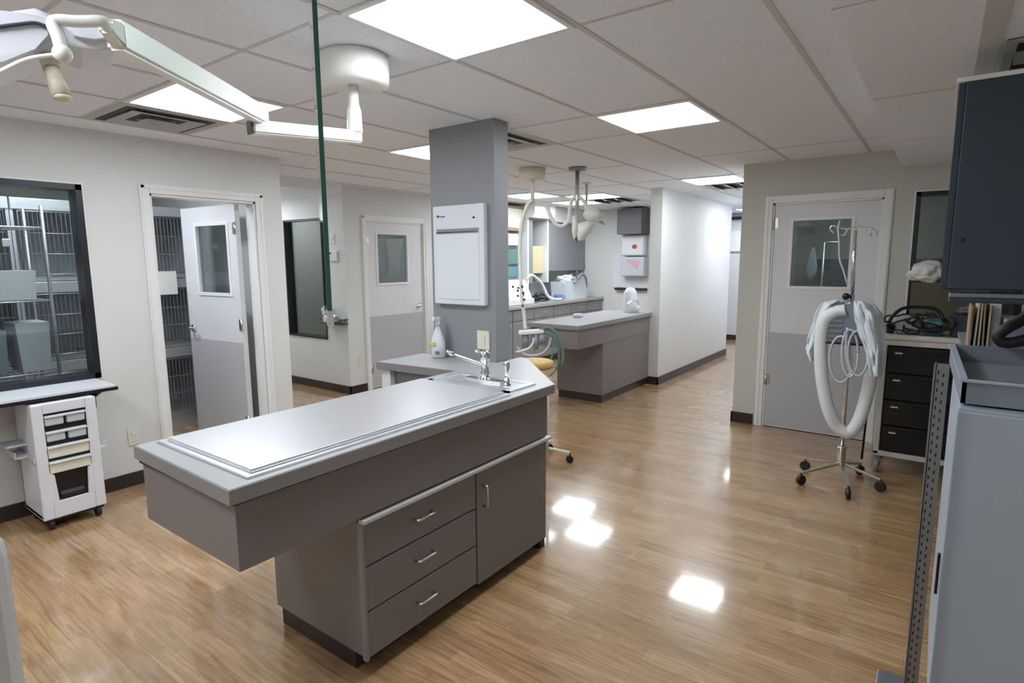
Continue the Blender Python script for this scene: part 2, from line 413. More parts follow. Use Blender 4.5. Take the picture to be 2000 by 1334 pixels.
# ------------------------------------------------------------------ doors (local: x along the leaf from the hinge, y thickness, z up)
def make_door(n, hinge, rz, W, H, wx0, wx1, wz0, wz1, face, pane_m, kick_h=.89, hinges=(.25, 1.05, 1.8), lever=True, flip=1):
    r = root('door_%d' % n, hinge, kind='structure', rz=rz)
    T = .042; z0 = .008
    b = MB()
    for a, c in (((0, 0, z0), (wx0, T, H)), ((wx1, 0, z0), (W, T, H)), ((wx0, 0, z0), (wx1, T, wz0)), ((wx0, 0, wz1), (wx1, T, H))): b.box(a, c)
    b.build('door_leaf', doorm, r, local=True)
    fy = -.002 if face < 0 else T+.002
    k = MB(); k.box((.006, min(fy, fy-face*.004), z0+.01), (W-.006, max(fy, fy-face*.004), kick_h)); k.build('kick_panel', kickm, r, local=True)
    t = MB(); q = .028
    for s in (-.008, T-.004):
        for a, c in (((wx0-q, s, wz0-q), (wx0, s+.012, wz1+q)), ((wx1, s, wz0-q), (wx1+q, s+.012, wz1+q)), ((wx0, s, wz0-q), (wx1, s+.012, wz0)), ((wx0, s, wz1), (wx1, s+.012, wz1+q))): t.box(a, c, .003)
    t.build('window_trim', whitet, r, local=True)
    MB().box((wx0, T/2-.003, wz0), (wx1, T/2+.003, wz1)).build('pane', pane_m, r, local=True)
    for hz_ in hinges:
        h = MB(); yy = -.008 if face < 0 else T+.008
        h.cyl((-.004, yy, hz_-.05), (-.004, yy, hz_+.05), .009, seg=10); h.box((-.002, min(yy, yy-face*.01), hz_-.045), (.03, max(yy, yy-face*.01)+.001, hz_+.045)); h.build('hinge', nickel, r, local=True)
    if lever:
        for s in (-1, 1):
            h = MB(); y0 = -.002 if s < 0 else T+.002
            h.cyl((W-.065, y0, .98), (W-.065, y0+s*.012, .98), .03, seg=20); h.cyl((W-.065, y0, .98), (W-.065, y0+s*.05, .98), .011, seg=10)
            h.tube([(W-.065, y0+s*.05, .98), (W-.10, y0+s*.054, .98), (W-.165, y0+s*.05, .976)], .009, 8)
            h.build('door_handle', nickel, r, local=True)
    return r
def casing_y(n, x0, x1, z1, y, w=.065, depth=.12):
    t = MB()
    for yy in (y-.016,):
        t.box((x0-w, yy, 0), (x0, y, z1+w), .004); t.box((x1, yy, 0), (x1+w, y, z1+w), .004); t.box((x0, yy, z1), (x1, y, z1+w), .004)
        t.box((x0-w+.012, yy-.006, 0), (x0-w+.03, y, z1+w-.012)); t.box((x1+w-.03, yy-.006, 0), (x1+w-.012, y, z1+w-.012)); t.box((x0-w+.012, yy-.006, z1+w-.03), (x1+w-.012, y, z1+w-.012))
    t.box((x0-.002, y, 0), (x0+.016, y+depth, z1)); t.box((x1-.016, y, 0), (x1+.002, y+depth, z1)); t.box((x0, y, z1-.016), (x1, y+depth, z1+.002))
    st('trim_%d' % n, t, whitet)
casing_y(3, 1.828, 2.607, 2.035, WA)
casing_y(4, 4.56, 5.50, 2.035, 5.5, depth=.1)
t = MB(); y0, y1, z1, x, wd = .41, 1.25, 2.045, WE, .065
t.box((x-.016, y0-wd, 0), (x, y0, z1+wd), .004); t.box((x-.016, y1, 0), (x, y1+wd, z1+wd), .004); t.box((x-.016, y0, z1), (x, y1, z1+wd), .004)
t.box((x-.022, y0-wd+.012, 0), (x, y0-wd+.03, z1+wd-.012)); t.box((x-.022, y1+wd-.03, 0), (x, y1+wd-.012, z1+wd-.012))
t.box((x, y0-.002, 0), (x+.12, y0+.016, z1)); t.box((x, y1-.016, 0), (x+.12, y1+.002, z1)); t.box((x, y0, z1-.016), (x+.12, y1, z1+.002)); st('trim_5', t, whitet)
# open door (hinged on the right jamb, swung into the kennel room)
hx, hy = 2.552, 4.628; fx, fyy = 2.481, 5.39
make_door(1, (hx, hy, 0), math.atan2(fyy-hy, fx-hx), .765, 2.02, .125, .555, 1.30, 1.86, 1, gdark, hinges=(.22, 1.04, 1.83))
make_door(2, (4.578, 5.512, 0), 0, .905, 2.017, .165, .645, 1.29, 1.88, -1, gdark, hinges=(.25, 1.8), lever=True)
make_door(3, (WE+.008, 1.232, 0), R_(-90), .805, 2.027, .155, .60, 1.315, 1.885, -1, gdark, hinges=(.45, 1.87))

# ------------------------------------------------------------------ ceiling lights
def ceiling_light(x0, y0, label, em=emitm, z=CEIL):
    r = root('ceiling_light', (x0+.3025, y0+.3025, z), label, 'light', 'recessed ceiling light panels')
    f = MB(); a, b, c, d = x0+.005, x0+.6, y0+.005, y0+.6; t = .024
    for p, q in (((a, c), (a+t, d)), ((b-t, c), (b, d)), ((a+t, c), (b-t, c+t)), ((a+t, d-t), (b-t, d))): f.box((p[0], p[1], z-.012), (q[0], q[1], z), .003)
    f.build('frame', whitet, r)
    MB().box((a+t, c+t, z-.007), (b-t, d-t, z-.002)).build('diffuser', em, r)
    return r
LX = lambda i: 1.36+.605*i
LY = lambda j: 1.14+.605*j
ceiling_light(LX(0), LY(0), 'large bright square light panel at the top of the photo, above the pet table')
ceiling_light(LX(3), LY(0), 'square light panel over the open floor to the right of the pillar')
ceiling_light(LX(0), LY(3), 'square light panel partly behind the white lamp arm, next to the left slotted vent')
ceiling_light(LX(3), LY(3), 'square light panel half hidden behind the dark pillar top')
ceiling_light(LX(8), LY(1), 'small light panel at the mouth of the corridor')
ceiling_light(LX(12), LY(1), 'farthest light panel, deep inside the corridor')
ceiling_light(LX(8), LY(5), 'light panel over the treatment bay, left of the thin ceiling pole')
ceiling_light(LX(9), LY(4), 'light panel over the treatment bay, right of the thin ceiling pole')
ceiling_light(LX(10), LY(5), 'rearmost light panel of the treatment bay, near the back wall')
ceiling_light(LX(15), LY(2), 'light panel in the space past the corridor end, in front of the notice')
ceiling_light(LX(-3), LY(0), 'light panel behind the viewpoint nearest the right wall')
ceiling_light(LX(-3), LY(3), 'light panel behind the viewpoint nearest the left window wall')
ceiling_light(1.2, 4.75, 'added light panel brightening the kennel room near its door', emitd)  # added fill lamp so the cages show through window and doorway
ceiling_light(5.0, 6.3, 'added light panel brightening the store room behind the alcove window', emito)  # added lamp, lifts the dark view through alcove window and closed door
ceiling_light(6.3, .3, 'added light panel brightening the room behind the right-hand door', emits)  # added lamp, keeps the glass of the right-hand door from going black
ceiling_light(3.3, 6.75, 'unseen light panel added to brighten the alcove beyond the left wall', emitm, 2.325)  # out-of-view lamp added to light the alcove

def vent(x0, y0, x1, y1, z, label, slots=3, along='x'):
    r = root('ceiling_vent', ((x0+x1)/2, (y0+y1)/2, z), label, 'vent', 'slotted ceiling vents')
    MB().box((x0, y0, z-.003), (x1, y1, z)).build('backing', ventd, r)
    f = MB(); t = .03
    for a, b in (((x0, y0), (x1, y0+t)), ((x0, y1-t), (x1, y1)), ((x0, y0+t), (x0+t, y1-t)), ((x1-t, y0+t), (x1, y1-t))): f.box((a[0], a[1], z-.01), (b[0], b[1], z))
    f.build('frame', vents, r)
    n = slots
    for k in range(n):
        s = MB()
        if along == 'x':
            yy = y0+t+(y1-y0-2*t)*(k+.6)/n; s.box((-((x1-x0)/2-t), -.03, -.004), ((x1-x0)/2-t, .03, .004), M=Matrix.Translation(((x0+x1)/2, yy, z-.022)) @ Matrix.Rotation(R_(25), 4, 'X'))
        else:
            xx = x0+t+(x1-x0-2*t)*(k+.6)/n; s.box((-.03, -((y1-y0)/2-t), -.004), (.03, (y1-y0)/2-t, .004), M=Matrix.Translation((xx, (y0+y1)/2, z-.022)) @ Matrix.Rotation(R_(25), 4, 'Y'))
        s.build('louvre', vents, r)
    return r
def diffuser(x0, y0, x1, y1, z, label):
    r = root('ceiling_vent', ((x0+x1)/2, (y0+y1)/2, z), label, 'vent', 'slotted ceiling vents')
    MB().box((x0, y0, z-.003), (x1, y1, z)).build('backing', vents, r)
    for k, (i0, i1, mm) in enumerate(((.05, .09, ventd), (.17, .205, ventd))):
        m = MB(); zz = z-.0045
        m.box((x0+i0, y0+i0, zz), (x1-i0, y0+i1, z-.003)); m.box((x0+i0, y1-i1, zz), (x1-i0, y1-i0, z-.003)); m.box((x0+i0, y0+i1, zz), (x0+i1, y1-i1, z-.003)); m.box((x1-i1, y0+i1, zz), (x1-i0, y1-i1, z-.003)); m.build('dark_slot', mm, r)
    for i0, dz in ((.09, .014), (.205, .02)):
        m = MB(); a, b, c, d = x0+i0, x1-i0, y0+i0, y1-i0; t = .05
        V = [m.bm.verts.new((x, y, z-.004)) for x, y in ((a+t, c+t), (b-t, c+t), (b-t, d-t), (a+t, d-t))]; W = [m.bm.verts.new((x, y, z-dz)) for x, y in ((a, c), (b, c), (b, d), (a, d))]; W2 = [m.bm.verts.new((x, y, z-dz+.003)) for x, y in ((a, c), (b, c), (b, d), (a, d))]
        for k in range(4):
            q = (k+1) % 4; m.bm.faces.new((V[k], V[q], W[q], W[k])); m.bm.faces.new((W[k], W[q], W2[q], W2[k])); m.bm.faces.new((W2[k], W2[q], V[q], V[k]))
        m.build('louvre_ring', vents, r)
    return r
diffuser(1.37, 3.60, 1.96, 4.17, CEIL, 'slotted ceiling vent left of the lamp arm, beside a light panel near the left wall')
diffuser(3.18, 2.36, 3.76, 2.94, CEIL, 'slotted ceiling vent behind the top of the dark pillar')
vent(7.42, 3.57, 8.0, 4.15, CEIL, 'small dark ceiling vent over the treatment bay', 3)
vent(6.85, 1.76, 7.4, 2.3, CEIL, 'small dark ceiling vent in the corridor beside its light', 3)
vent(2.62, -.55, 3.15, -.12, 2.275, 'dark ceiling vent above the dark wall cabinet', 2, 'y')

# ------------------------------------------------------------------ main table (island)
isl = root('treatment_table', (1.65, 1.93, 0), 'long grey wet table with steel top, drawers and a corner sink in the foreground', 'table')
H = .912
top = MB(); poly = [(.785, 1.585), (2.525, 1.583), (3.12, 2.175), (3.12, 2.236), (2.862, 2.236), (2.862, 2.90), (2.45, 2.90), (2.505, 2.27), (.80, 2.27)]
top.prism(poly, H-.045, H); top.build('countertop', [edgem], isl)
lam = MB(); q = [(.79, 1.59), (2.523, 1.588), (3.112, 2.175), (3.112, 2.23), (2.862, 2.23), (2.862, 2.895), (2.456, 2.895), (2.511, 2.265), (.805, 2.265)]
lam.prism(q, H, H+.002); lam.build('counter_surface', ctrm, isl)
sp = MB(); sp.box((.862, 1.622, H+.002), (2.19, 2.232, H+.010), .003); sp.build('steel_top_frame', steel, isl)
sp = MB(); sp.box((.885, 1.645, H+.010), (2.165, 2.205, H+.022), .004); sp.build('steel_plate', steel, isl)
ap = MB(); ap.box((.812, 1.61, .645), (2.49, 2.235, H-.047)); ap.build('apron', lamm, isl)
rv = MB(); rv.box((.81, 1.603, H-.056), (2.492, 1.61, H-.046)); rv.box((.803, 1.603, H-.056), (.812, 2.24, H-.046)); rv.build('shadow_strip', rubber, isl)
cb = MB(); cb.box((1.262, 1.635, .09), (2.49, 2.20, .645)); cb.box((2.49, 1.64, .09), (2.52, 2.2, .86)); cb.prism([(2.49, 1.64), (3.02, 2.16), (3.02, 2.2), (2.49, 2.2)], .09, .862); cb.build('cabinet_body', lamm, isl)
kb = MB(); kb.box((1.278, 1.70, 0), (2.44, 2.19, .09)); kb.prism([(2.44, 1.70), (2.93, 2.16), (2.44, 2.19)], 0, .09); kb.build('toe_kick', basem, isl)
kb = MB(); kb.box((2.47, 1.64, 0), (2.515, 1.70, .09)); kb.build('end_foot', basem, isl)
sl = MB(); sl.box((1.262, 1.594, .620), (2.515, 1.628, .634), .002); sl.build('edge_strip', mat('pale_edge_strip', (206, 204, 206), .35), isl)
sl = MB(); sl.box((1.262, 1.612, .075), (1.275, 1.635, .620)); sl.build('side_stile', edgem, isl)
def handle(mbp, m, par, c, L=.10, axis='x', out=(0, -1, 0), rad=.005):
    c = Vector(c); o = Vector(out)*.028; d = Vector((L/2, 0, 0)) if axis == 'x' else Vector((0, 0, L/2)) if axis == 'z' else Vector((0, L/2, 0))
    h = MB(); h.tube([c-d, c-d+o*.7, c-d*.96+o*.92, c-d*.86+o, c+d*.86+o, c+d*.96+o*.92, c+d+o*.7, c+d], rad, 8, sm=False); return h.build('handle', m, par)
fy = 1.615
for z0, z1 in ((.448, .612), (.270, .442), (.082, .264)):
    d = MB().box((1.277, fy, z0), (1.905, 1.633, z1), .003).build('drawer', lamm, isl)
    c_ = onx if False else None
    handle(None, nickel, d, (1.57, fy, (z0+z1)/2+.01), .095)
d = MB().box((1.915, fy, .068), (2.49, 1.633, .612), .003).build('door', lamm, isl)
handle(None, nickel, d, (1.958, fy, .49), .10, 'z')
bc = MB(); bc.box((2.52, 2.27, .09), (2.86, 2.86, .86)); bc.build('rear_cabinet_body', pillm, isl)
MB().box((2.475, 2.80, 0), (2.52, 2.88, .865)).build('white_end_post', whitet, isl)
sk = MB(); sk.box((2.215, 1.66, H+.002), (2.235, 2.2, H+.010)); sk.box((2.44, 1.70, H+.002), (2.46, 2.17, H+.010)); sk.box((2.215, 2.17, H+.002), (2.46, 2.2, H+.010)); sk.box((2.215, 1.66, H+.002), (2.46, 1.70, H+.010)); sk.box((2.235, 1.70, H+.002), (2.44, 2.17, H+.004)); sk.build('sink_deck', steel, isl)
# faucet
fa = root('faucet', (2.36, 1.92, H+.01), 'chrome kitchen faucet with long spout and lever on the wet table', 'faucet')
F0 = Vector((2.36, 1.92, H+.004))
m_ = MB(); m_.prism([(2.335, 1.80), (2.385, 1.80), (2.395, 1.92), (2.385, 2.04), (2.335, 2.04), (2.325, 1.92)], H+.004, H+.02); m_.build('base_plate', chrome, fa)
m_ = MB(); m_.lathe([(.026, 0), (.026, .04), (.021, .05), (.021, .10), (.026, .105), (.028, .13), (.02, .155), (0, .16)], F0+Vector((0, 0, .012))); m_.build('body', chrome, fa)
a = F0+Vector((0, 0, .09)); e = hz(871, 686, math.hypot(2.40, 2.15)); e2 = hz(884, 692, math.hypot(2.40, 2.13))
m_ = MB(); m_.tube([a, a.lerp(e2, .5), e2], .011, 10, 4); m_.cyl(e2, e, .013, .011, 12); m_.build('spout', chrome, fa)
b0 = F0+Vector((0, 0, .155)); b1 = hz(931, 686, math.hypot(b0.x, b0.y+.03))
m_ = MB(); m_.ball(b0, .02); m_.tube([b0, b0.lerp(b1, .6)+Vector((0, 0, .004)), b1], .007, 8, 4); m_.ball(b1, .010, (1, 1.3, .8)); m_.build('lever', chrome, fa)
sr = root('side_sprayer', (2.30, 1.73, H+.01), 'short chrome hand sprayer beside the faucet at the table edge', 'sprayer')
m_ = MB(); m_.lathe([(.022, 0), (.022, .012), (.015, .02), (.013, .05)], (2.30, 1.73, H+.010)); m_.build('holder', chrome, sr)
m_ = MB(); m_.lathe([(.011, .05), (.010, .085), (.016, .105), (.015, .125), (.006, .135)], (2.30, 1.73, H+.010)); m_.build('spray_head', chrome, sr)

# spray bottle
bt = root('spray_bottle', (2.80, 2.68, H+.003), 'white spray bottle with a yellow and green label against the pillar', 'bottle')
m_ = MB(); m_.lathe([(.040, 0), (.047, .006), (.049, .09), (.046, .12), (.028, .165), (.015, .205), (.014, .22), (0, .222)], (2.80, 2.68, H+.003), 24, .8, 1.15); m_.build('bottle_body', whitep, bt)
m_ = MB(); m_.cyl((2.80, 2.68, H+.215), (2.80, 2.68, H+.255), .018, .016, 16); m_.box((2.755, 2.667, H+.25), (2.815, 2.693, H+.276), .005); m_.build('spray_cap', whitep, bt)
m_ = MB(); m_.box((2.757, 2.675, H+.21), (2.764, 2.685, H+.25)); m_.build('trigger', greyp, bt)
m_ = MB(); m_.box((2.754, 2.665, H+.083), (2.764, 2.725, H+.110), .003); m_.build('yellow_label_mark', amber, bt)
m_ = MB(); m_.box((2.757, 2.64, H+.03), (2.767, 2.67, H+.05), .002); m_.build('green_label_mark', hoseg, bt)

# white unit and cream outlet on the pillar
un = root('wall_light_box', (2.865, 2.51, 1.275), 'white upright wall unit with a slot handle on the dark pillar', 'wall unit')
m_ = MB(); m_.box((2.825, 2.295, 1.275), (2.865, 2.726, 1.91), .006); m_.build('casing', whitep, un)
m_ = MB(); m_.box((2.821, 2.335, 1.31), (2.827, 2.69, 1.74), .002); m_.build('front_panel', mat('bluish_white_panel', (226, 232, 240), .35), un)
m_ = MB(); m_.box((2.820, 2.335, 1.747), (2.826, 2.69, 1.762)); m_.build('slot', boxm, un)
m_ = MB(); m_.box((2.814, 2.335, 1.733), (2.824, 2.69, 1.745), .002); m_.build('handle_bar', chrome, un)
m_ = MB()
m_.box((2.8235, 2.672, 1.838), (2.826, 2.688, 1.852)); m_.box((2.8235, 2.662, 1.838), (2.826, 2.668, 1.848)); m_.box((2.8235, 2.648, 1.838), (2.826, 2.658, 1.845)); m_.box((2.8235, 2.634, 1.838), (2.826, 2.644, 1.846)); m_.box((2.8235, 2.620, 1.838), (2.826, 2.631, 1.847)); m_.build('maker_mark', screen_d, un)
m_ = MB(); m_.box((2.8235, 2.365, 1.82), (2.826, 2.383, 1.832), .001); m_.build('switch', blackp, un)
ou = root('wall_socket', (2.865, 2.33, .985), 'cream cover plate low on the dark pillar, above the faucet', 'socket')
m_ = MB(); m_.box((2.852, 2.285, .99), (2.865, 2.385, 1.112), .004); m_.build('cover_plate', cream, ou)
m_ = MB(); m_.box((2.846, 2.318, 1.02), (2.853, 2.352, 1.085), .002); m_.build('rocker', cream, ou)

# ------------------------------------------------------------------ suspended surgical lamp (near)
sl_ = root('surgical_lamp', (1.677, 2.052, CEIL), 'large white ceiling-mounted surgical lamp reaching to the top left corner', 'lamp')
m_ = MB(); m_.lathe([(.0, 2.29), (.03, 2.292), (.118, 2.285), (.142, 2.30), (.145, 2.33), (.145, 2.40), (.138, CEIL)], (1.677, 2.052, 0), 40); m_.build('ceiling_cover', lampw, sl_)
m_ = MB(); m_.lathe([(.021, 2.29), (.021, 2.22), (.03, 2.19), (.032, 2.12), (.034, 2.10), (.0, 2.10)], (1.672, 2.057, 0), 20); m_.build('drop_tube', lampw, sl_)
def beam(mb, p0, p1, w0, h0, w1=None, h1=None, bev=0):
    p0, p1 = Vector(p0), Vector(p1); w1 = w1 or w0; h1 = h1 or h0
    d = (p1-p0).normalized(); a = d.cross(Vector((0, 0, 1))).normalized(); b = a.cross(d)
    A = [mb.bm.verts.new(p0+a*s*w0/2+b*t*h0/2) for s, t in ((-1, -1), (1, -1), (1, 1), (-1, 1))]
    B = [mb.bm.verts.new(p1+a*s*w1/2+b*t*h1/2) for s, t in ((-1, -1), (1, -1), (1, 1), (-1, 1))]
    fs = [mb.bm.faces.new(A[::-1]), mb.bm.faces.new(B)]+[mb.bm.faces.new((A[k], A[(k+1) % 4], B[(k+1) % 4], B[k])) for k in range(4)]
    if bev: bmesh.ops.bevel(mb.bm, geom=list({e for f in fs for e in f.edges}), offset=bev, segments=2, affect='EDGES')
    return mb
A0 = Vector((1.672, 2.057, 2.083)); A1 = Vector((1.262, 2.158, 2.068))
ext = (A0-A1).normalized()*.02
m_ = beam(MB(), A0+ext, A1, .06, .05, bev=.006); m_.build('horizontal_arm', lampw, sl_)
m_ = beam(MB(), A1-ext*.02, A1-ext*.45, .056, .048); m_.build('arm_end_cap', blackp, sl_)
A2 = A1+Vector((.035, -.009, .05)); A3 = hz(222, 66, 1.74)
m_ = MB(); m_.cyl(A1+Vector((.035, -.009, .02)), A2+Vector((0, 0, .03)), .03, seg=20); m_.build('elbow_joint', lampw, sl_)
m_ = beam(MB(), A2+Vector((0, 0, .0)), A3, .05, .07, .045, .07, bev=.008); m_.build('spring_arm', lampw, sl_)
m_ = beam(MB(), A3-(A3-A2).normalized()*.02, hz(204, 48, 1.69), .04, .062, .03, .03, bev=.006); m_.build('arm_tip', lampw, sl_)
r1 = 1.66
Y0, Y1, Y2 = hz(200, 42, r1), hz(105, 42, r1), hz(122, 105, r1-.02)
m_ = MB(); m_.tube([A3, A3.lerp(Y0, .6), Y0, Y0.lerp(Y1, .5), Y1, Y1.lerp(Y2, .5), Y2], .0125, 12, 6); m_.ball(Y2, .019); m_.build('yoke', lampw, sl_)
def pod(name, pxs, r, thick, m):
    """outline of a lamp pod in the plane facing the arm, given real depth"""
    P = [hz(x, y, r) for x, y in pxs]; n = Vector((P[0].x, P[0].y, 0)).normalized()
    mb = MB(); A = [mb.bm.verts.new(p-n*thick/2) for p in P]; B = [mb.bm.verts.new(p+n*thick/2) for p in P]; k = len(P)
    fs = [mb.bm.faces.new(A[::-1]), mb.bm.faces.new(B)]+[mb.bm.faces.new((A[i], A[(i+1) % k], B[(i+1) % k], B[i])) for i in range(k)]
    bmesh.ops.bevel(mb.bm, geom=list({e for f in fs[:2] for e in f.edges}), offset=.02, segments=4, affect='EDGES')
    for f in mb.bm.faces: f.smooth = len(f.verts) == 4 and f.calc_area() < .004
    return mb.build(name, m, sl_)
pod('lamp_pod', [(-120, 75), (-60, 62), (0, 55), (60, 45), (95, 58), (106, 112), (60, 124), (0, 148), (-60, 170), (-125, 160)], 1.86, .26, lamphead)
pod('lamp_pod', [(112, 62), (140, 70), (170, 76), (217, 70), (222, 100), (220, 113), (190, 120), (160, 116), (132, 108)], 1.86, .22, lamphead)
m_ = MB(); m_.tube([hz(x, y, 1.725) for x, y in ((-120, 72), (-60, 60), (0, 52), (40, 47), (70, 45), (98, 55))], .004, 8, 4); m_.build('pod_seam', screen_d, sl_)
m_ = MB(); m_.tube([hz(x, y, 1.72) for x, y in ((-100, 175), (-60, 165), (0, 140), (50, 117), (100, 108), (135, 110))], .005, 8, 4); m_.build('rim_trim', lampw, sl_)
h0, h1, h2 = hz(96, 116, 1.80), hz(101, 136, 1.78), hz(122, 190, 1.76)
m_ = MB(); m_.cyl(h0, h1, .020, .017, 20); m_.cyl(h1, h2, .016, .020, 20); m_.ball(h2, .0195, (1, 1, .5)); m_.build('grip_handle', ivory, sl_)

# ------------------------------------------------------------------ hanging glass panel
gx, gy = 1.031, 1.414; u = Vector((gx, gy, 0)).normalized(); v_ = Vector((-u.y, u.x, 0))
gp = root('glass_divider', (gx, gy, 1.40), 'narrow green-edged glass panel hanging from the ceiling, seen on edge', 'glass divider')
m_ = MB(); Mx = Matrix(((u.x, v_.x, 0, gx), (u.y, v_.y, 0, gy), (0, 0, 1, 0), (0, 0, 0, 1)))
Rt = Matrix.Rotation(R_(2.2), 4, 'Z')
m_.box((0, -.006, 1.40), (.30, .006, CEIL), M=Mx @ Rt); m_.build('glass_sheet', ggreen, gp)
m_ = MB(); m_.box((-.006, -.0065, 1.40), (.0, .0065, CEIL), M=Mx @ Rt); m_.build('polished_edge', tealg, gp)
m_ = MB(); m_.box((-.01, -.010, 1.375), (.05, .010, 1.42), .003, M=Mx @ Rt); m_.cyl(Mx @ Vector((.01, -.02, 1.395)), Mx @ Vector((.01, .02, 1.395)), .009, seg=12); m_.build('clamp', chrome, gp)

# ------------------------------------------------------------------ left wall: shelf, cart, outlet
sh = root('fold_down_shelf', (.98, WA, .78), 'pale wall shelf with a dark edge under the kennel window', 'shelf')
m_ = MB(); m_.box((.15, 4.125, .788), (1.392, 4.478, .800)); m_.build('shelf_top', whitep, sh)
m_ = MB(); m_.box((.15, 4.117, .768), (1.400, 4.478, .788)); m_.build('shelf_edge', blackp, sh)
for x in (.45, 1.345):
    m_ = MB(); m_.box((x-.018, 4.40, .62), (x+.018, 4.478, .768)); m_.prism([(4.18, .768), (4.44, .768), (4.44, .66)], x-.006, x+.006, 'x'); m_.build('bracket', blackp, sh)
ct = root('drawer_cart', (1.08, 4.28, 0), 'white plastic rolling cart with small drawers under the wall shelf', 'cart')
X0, X1, Yf, Yb = .945, 1.262, 4.085, 4.42
m_ = MB()
m_.box((X0, Yf+.01, .075), (X0+.018, Yb, .755), .004); m_.box((X1-.018, Yf+.01, .075), (X1, Yb, .755), .004); m_.box((X0, Yb-.015, .075), (X1, Yb, .755)); m_.box((X0, Yf+.01, .07), (X1, Yb, .10), .004); m_.box((X0+.006, Yf+.01, .735), (X1-.006, Yb, .76), .004)
m_.build('cart_body', whitep, ct)
m_ = MB()
m_.box((X0, Yf-.005, .07), (X0+.055, Yf+.015, .757), .006); m_.box((X1-.055, Yf-.005, .07), (X1, Yf+.015, .757), .006); m_.box((X0+.055, Yf-.003, .70), (X1-.055, Yf+.015, .757), .004); m_.box((X0+.055, Yf-.003, .07), (X1-.055, Yf+.015, .17), .004)
m_.prism([(X0+.05, .35), (X0+.075, .33), (X0+.085, .17), (X0+.05, .17)], Yf-.003, Yf+.013, 'y'); m_.prism([(X1-.05, .35), (X1-.075, .33), (X1-.085, .17), (X1-.05, .17)], Yf-.003, Yf+.013, 'y')
m_.build('front_frame', whitep, ct)
m_ = MB(); m_.box((X0+.02, Yf+.02, .17), (X1-.02, Yb-.02, .70)); m_.build('dark_interior', blackp, ct)
m_ = MB(); m_.box((X0+.01, Yf+.01, .055), (X1-.01, Yb-.01, .072)); m_.build('base_skirt', rubber, ct)
for k in range(2):
    zt = .685-k*.095
    for s in (0, 1):
        xa = X0+.06+s*.105
        d = MB(); d.box((xa, Yf-.002, zt-.06), (xa+.09, Yf+.03, zt-.012), .008, 3); d.build('small_drawer', greyp, ct)
    m_ = MB(); m_.box((X0+.058, Yf-.010, zt-.012), (X1-.058, Yf+.02, zt), .003); m_.build('shelf_lip', whitep, ct)
for k, zt in enumerate((.497, .405)):
    d = MB(); d.box((X0+.058, Yf-.004, zt-.065), (X1-.058, Yf+.03, zt), .005); dr = d.build('wide_drawer', cream, ct)
    m_ = MB(); m_.box((X0+.056, Yf-.016, zt-.006), (X1-.056, Yf+.02, zt+.006), .003); m_.build('drawer_lip', whitep, dr)
m_ = MB(); m_.box((X0+.10, Yf+.002, .18), (X1-.10, Yf+.03, .20)); m_.prism([(Yf+.004, .19), (Yf+.05, .19), (Yf+.06, .27), (Yf+.05, .27)], X0+.10, X1-.10, 'x'); m_.build('foot_pedal_tray', rubber, ct)
m_ = MB(); m_.box((X0-.012, Yf+.0, .42), (X0, Yb, .455), .004); m_.box((X0-.07, Yf+.10, .44), (X0, Yb-.03, .452), .004); m_.box((X0-.07, Yf+.10, .452), (X0-.064, Yb-.03, .48)); m_.box((X0-.10, Yf+.12, .51), (X0, Yb-.04, .518), .003); m_.build('side_tray', greyp, ct)
m_ = MB(); m_.box((X1, Yf+.02, .42), (X1+.04, Yf+.14, .432), .003); m_.box((X1+.034, Yf+.02, .42), (X1+.04, Yf+.14, .46), .002); m_.build('side_hook_tray', whitep, ct)
for x in (X0+.04, X1-.04):
    for y in (Yf+.03, Yb-.04):
        m_ = MB(); m_.cyl((x-.012, y, .032), (x+.012, y, .032), .032, seg=16); m_.box((x-.016, y-.012, .03), (x+.016, y+.014, .072), .003); m_.build('caster', rubber, ct)
def outlet_y(x, z, y, label, dy=-1):
    r = root('wall_socket', (x, y, z), label, 'socket')
    m = MB(); m.box((x-.035, y-.008, z-.058), (x+.035, y, z+.058), .003); m.build('cover_plate', cream, r)
    for s in (-1, 1):
        m = MB(); m.box((x-.013, y-.011, z+s*.025-.014), (x+.013, y-.007, z+s*.025+.014), .003); m.box((x-.006, y-.012, z+s*.025-.005), (x-.003, y-.0105, z+s*.025+.006)); m.box((x+.003, y-.012, z+s*.025-.005), (x+.006, y-.0105, z+s*.025+.006)); m.build('receptacle', whitep, r)
outlet_y(1.585, .345, WA, 'cream electrical outlet low on the left wall beside the end of the long table')
outlet_y(4.41, .38, 5.5, 'white electrical outlet low on the wall beside the closed door behind the pillar')
# wall by the alcove window
th = root('thermostat', (4.25, 5.72, 1.60), 'small white thermostat with a dark display right of the alcove window', 'thermostat')
m_ = MB(); m_.box((4.225, 5.62, 1.56), (4.25, 5.78, 1.68), .006); m_.build('thermostat_case', whitep, th)
m_ = MB(); m_.box((4.222, 5.72, 1.64), (4.227, 5.755, 1.662)); m_.build('display', screen_d, th)
sw = root('light_switch', (4.25, 5.70, 1.80), 'small white switch plate above the thermostat', 'switch')
m_ = MB(); m_.box((4.242, 5.665, 1.76), (4.25, 5.735, 1.875), .003); m_.build('switch_plate', whitep, sw)
m_ = MB(); m_.box((4.236, 5.69, 1.80), (4.244, 5.71, 1.835), .002); m_.build('toggle', whitep, sw)
gs = root('glass_shelf', (4.25, 5.66, .83), 'small double glass shelf on the wall right of the alcove window', 'shelf')
for z in (.83, .885):
    m_ = MB(); m_.box((4.12, 5.48, z), (4.248, 5.86, z+.012), .002); m_.build('shelf_board', tealg, gs)
for y in (5.53, 5.80):
    m_ = MB(); m_.cyl((4.21, y, .82), (4.21, y, .91), .008, seg=10); m_.cyl((4.21, y, .86), (4.25, y, .86), .006, seg=8); m_.build('bracket', chrome, gs)
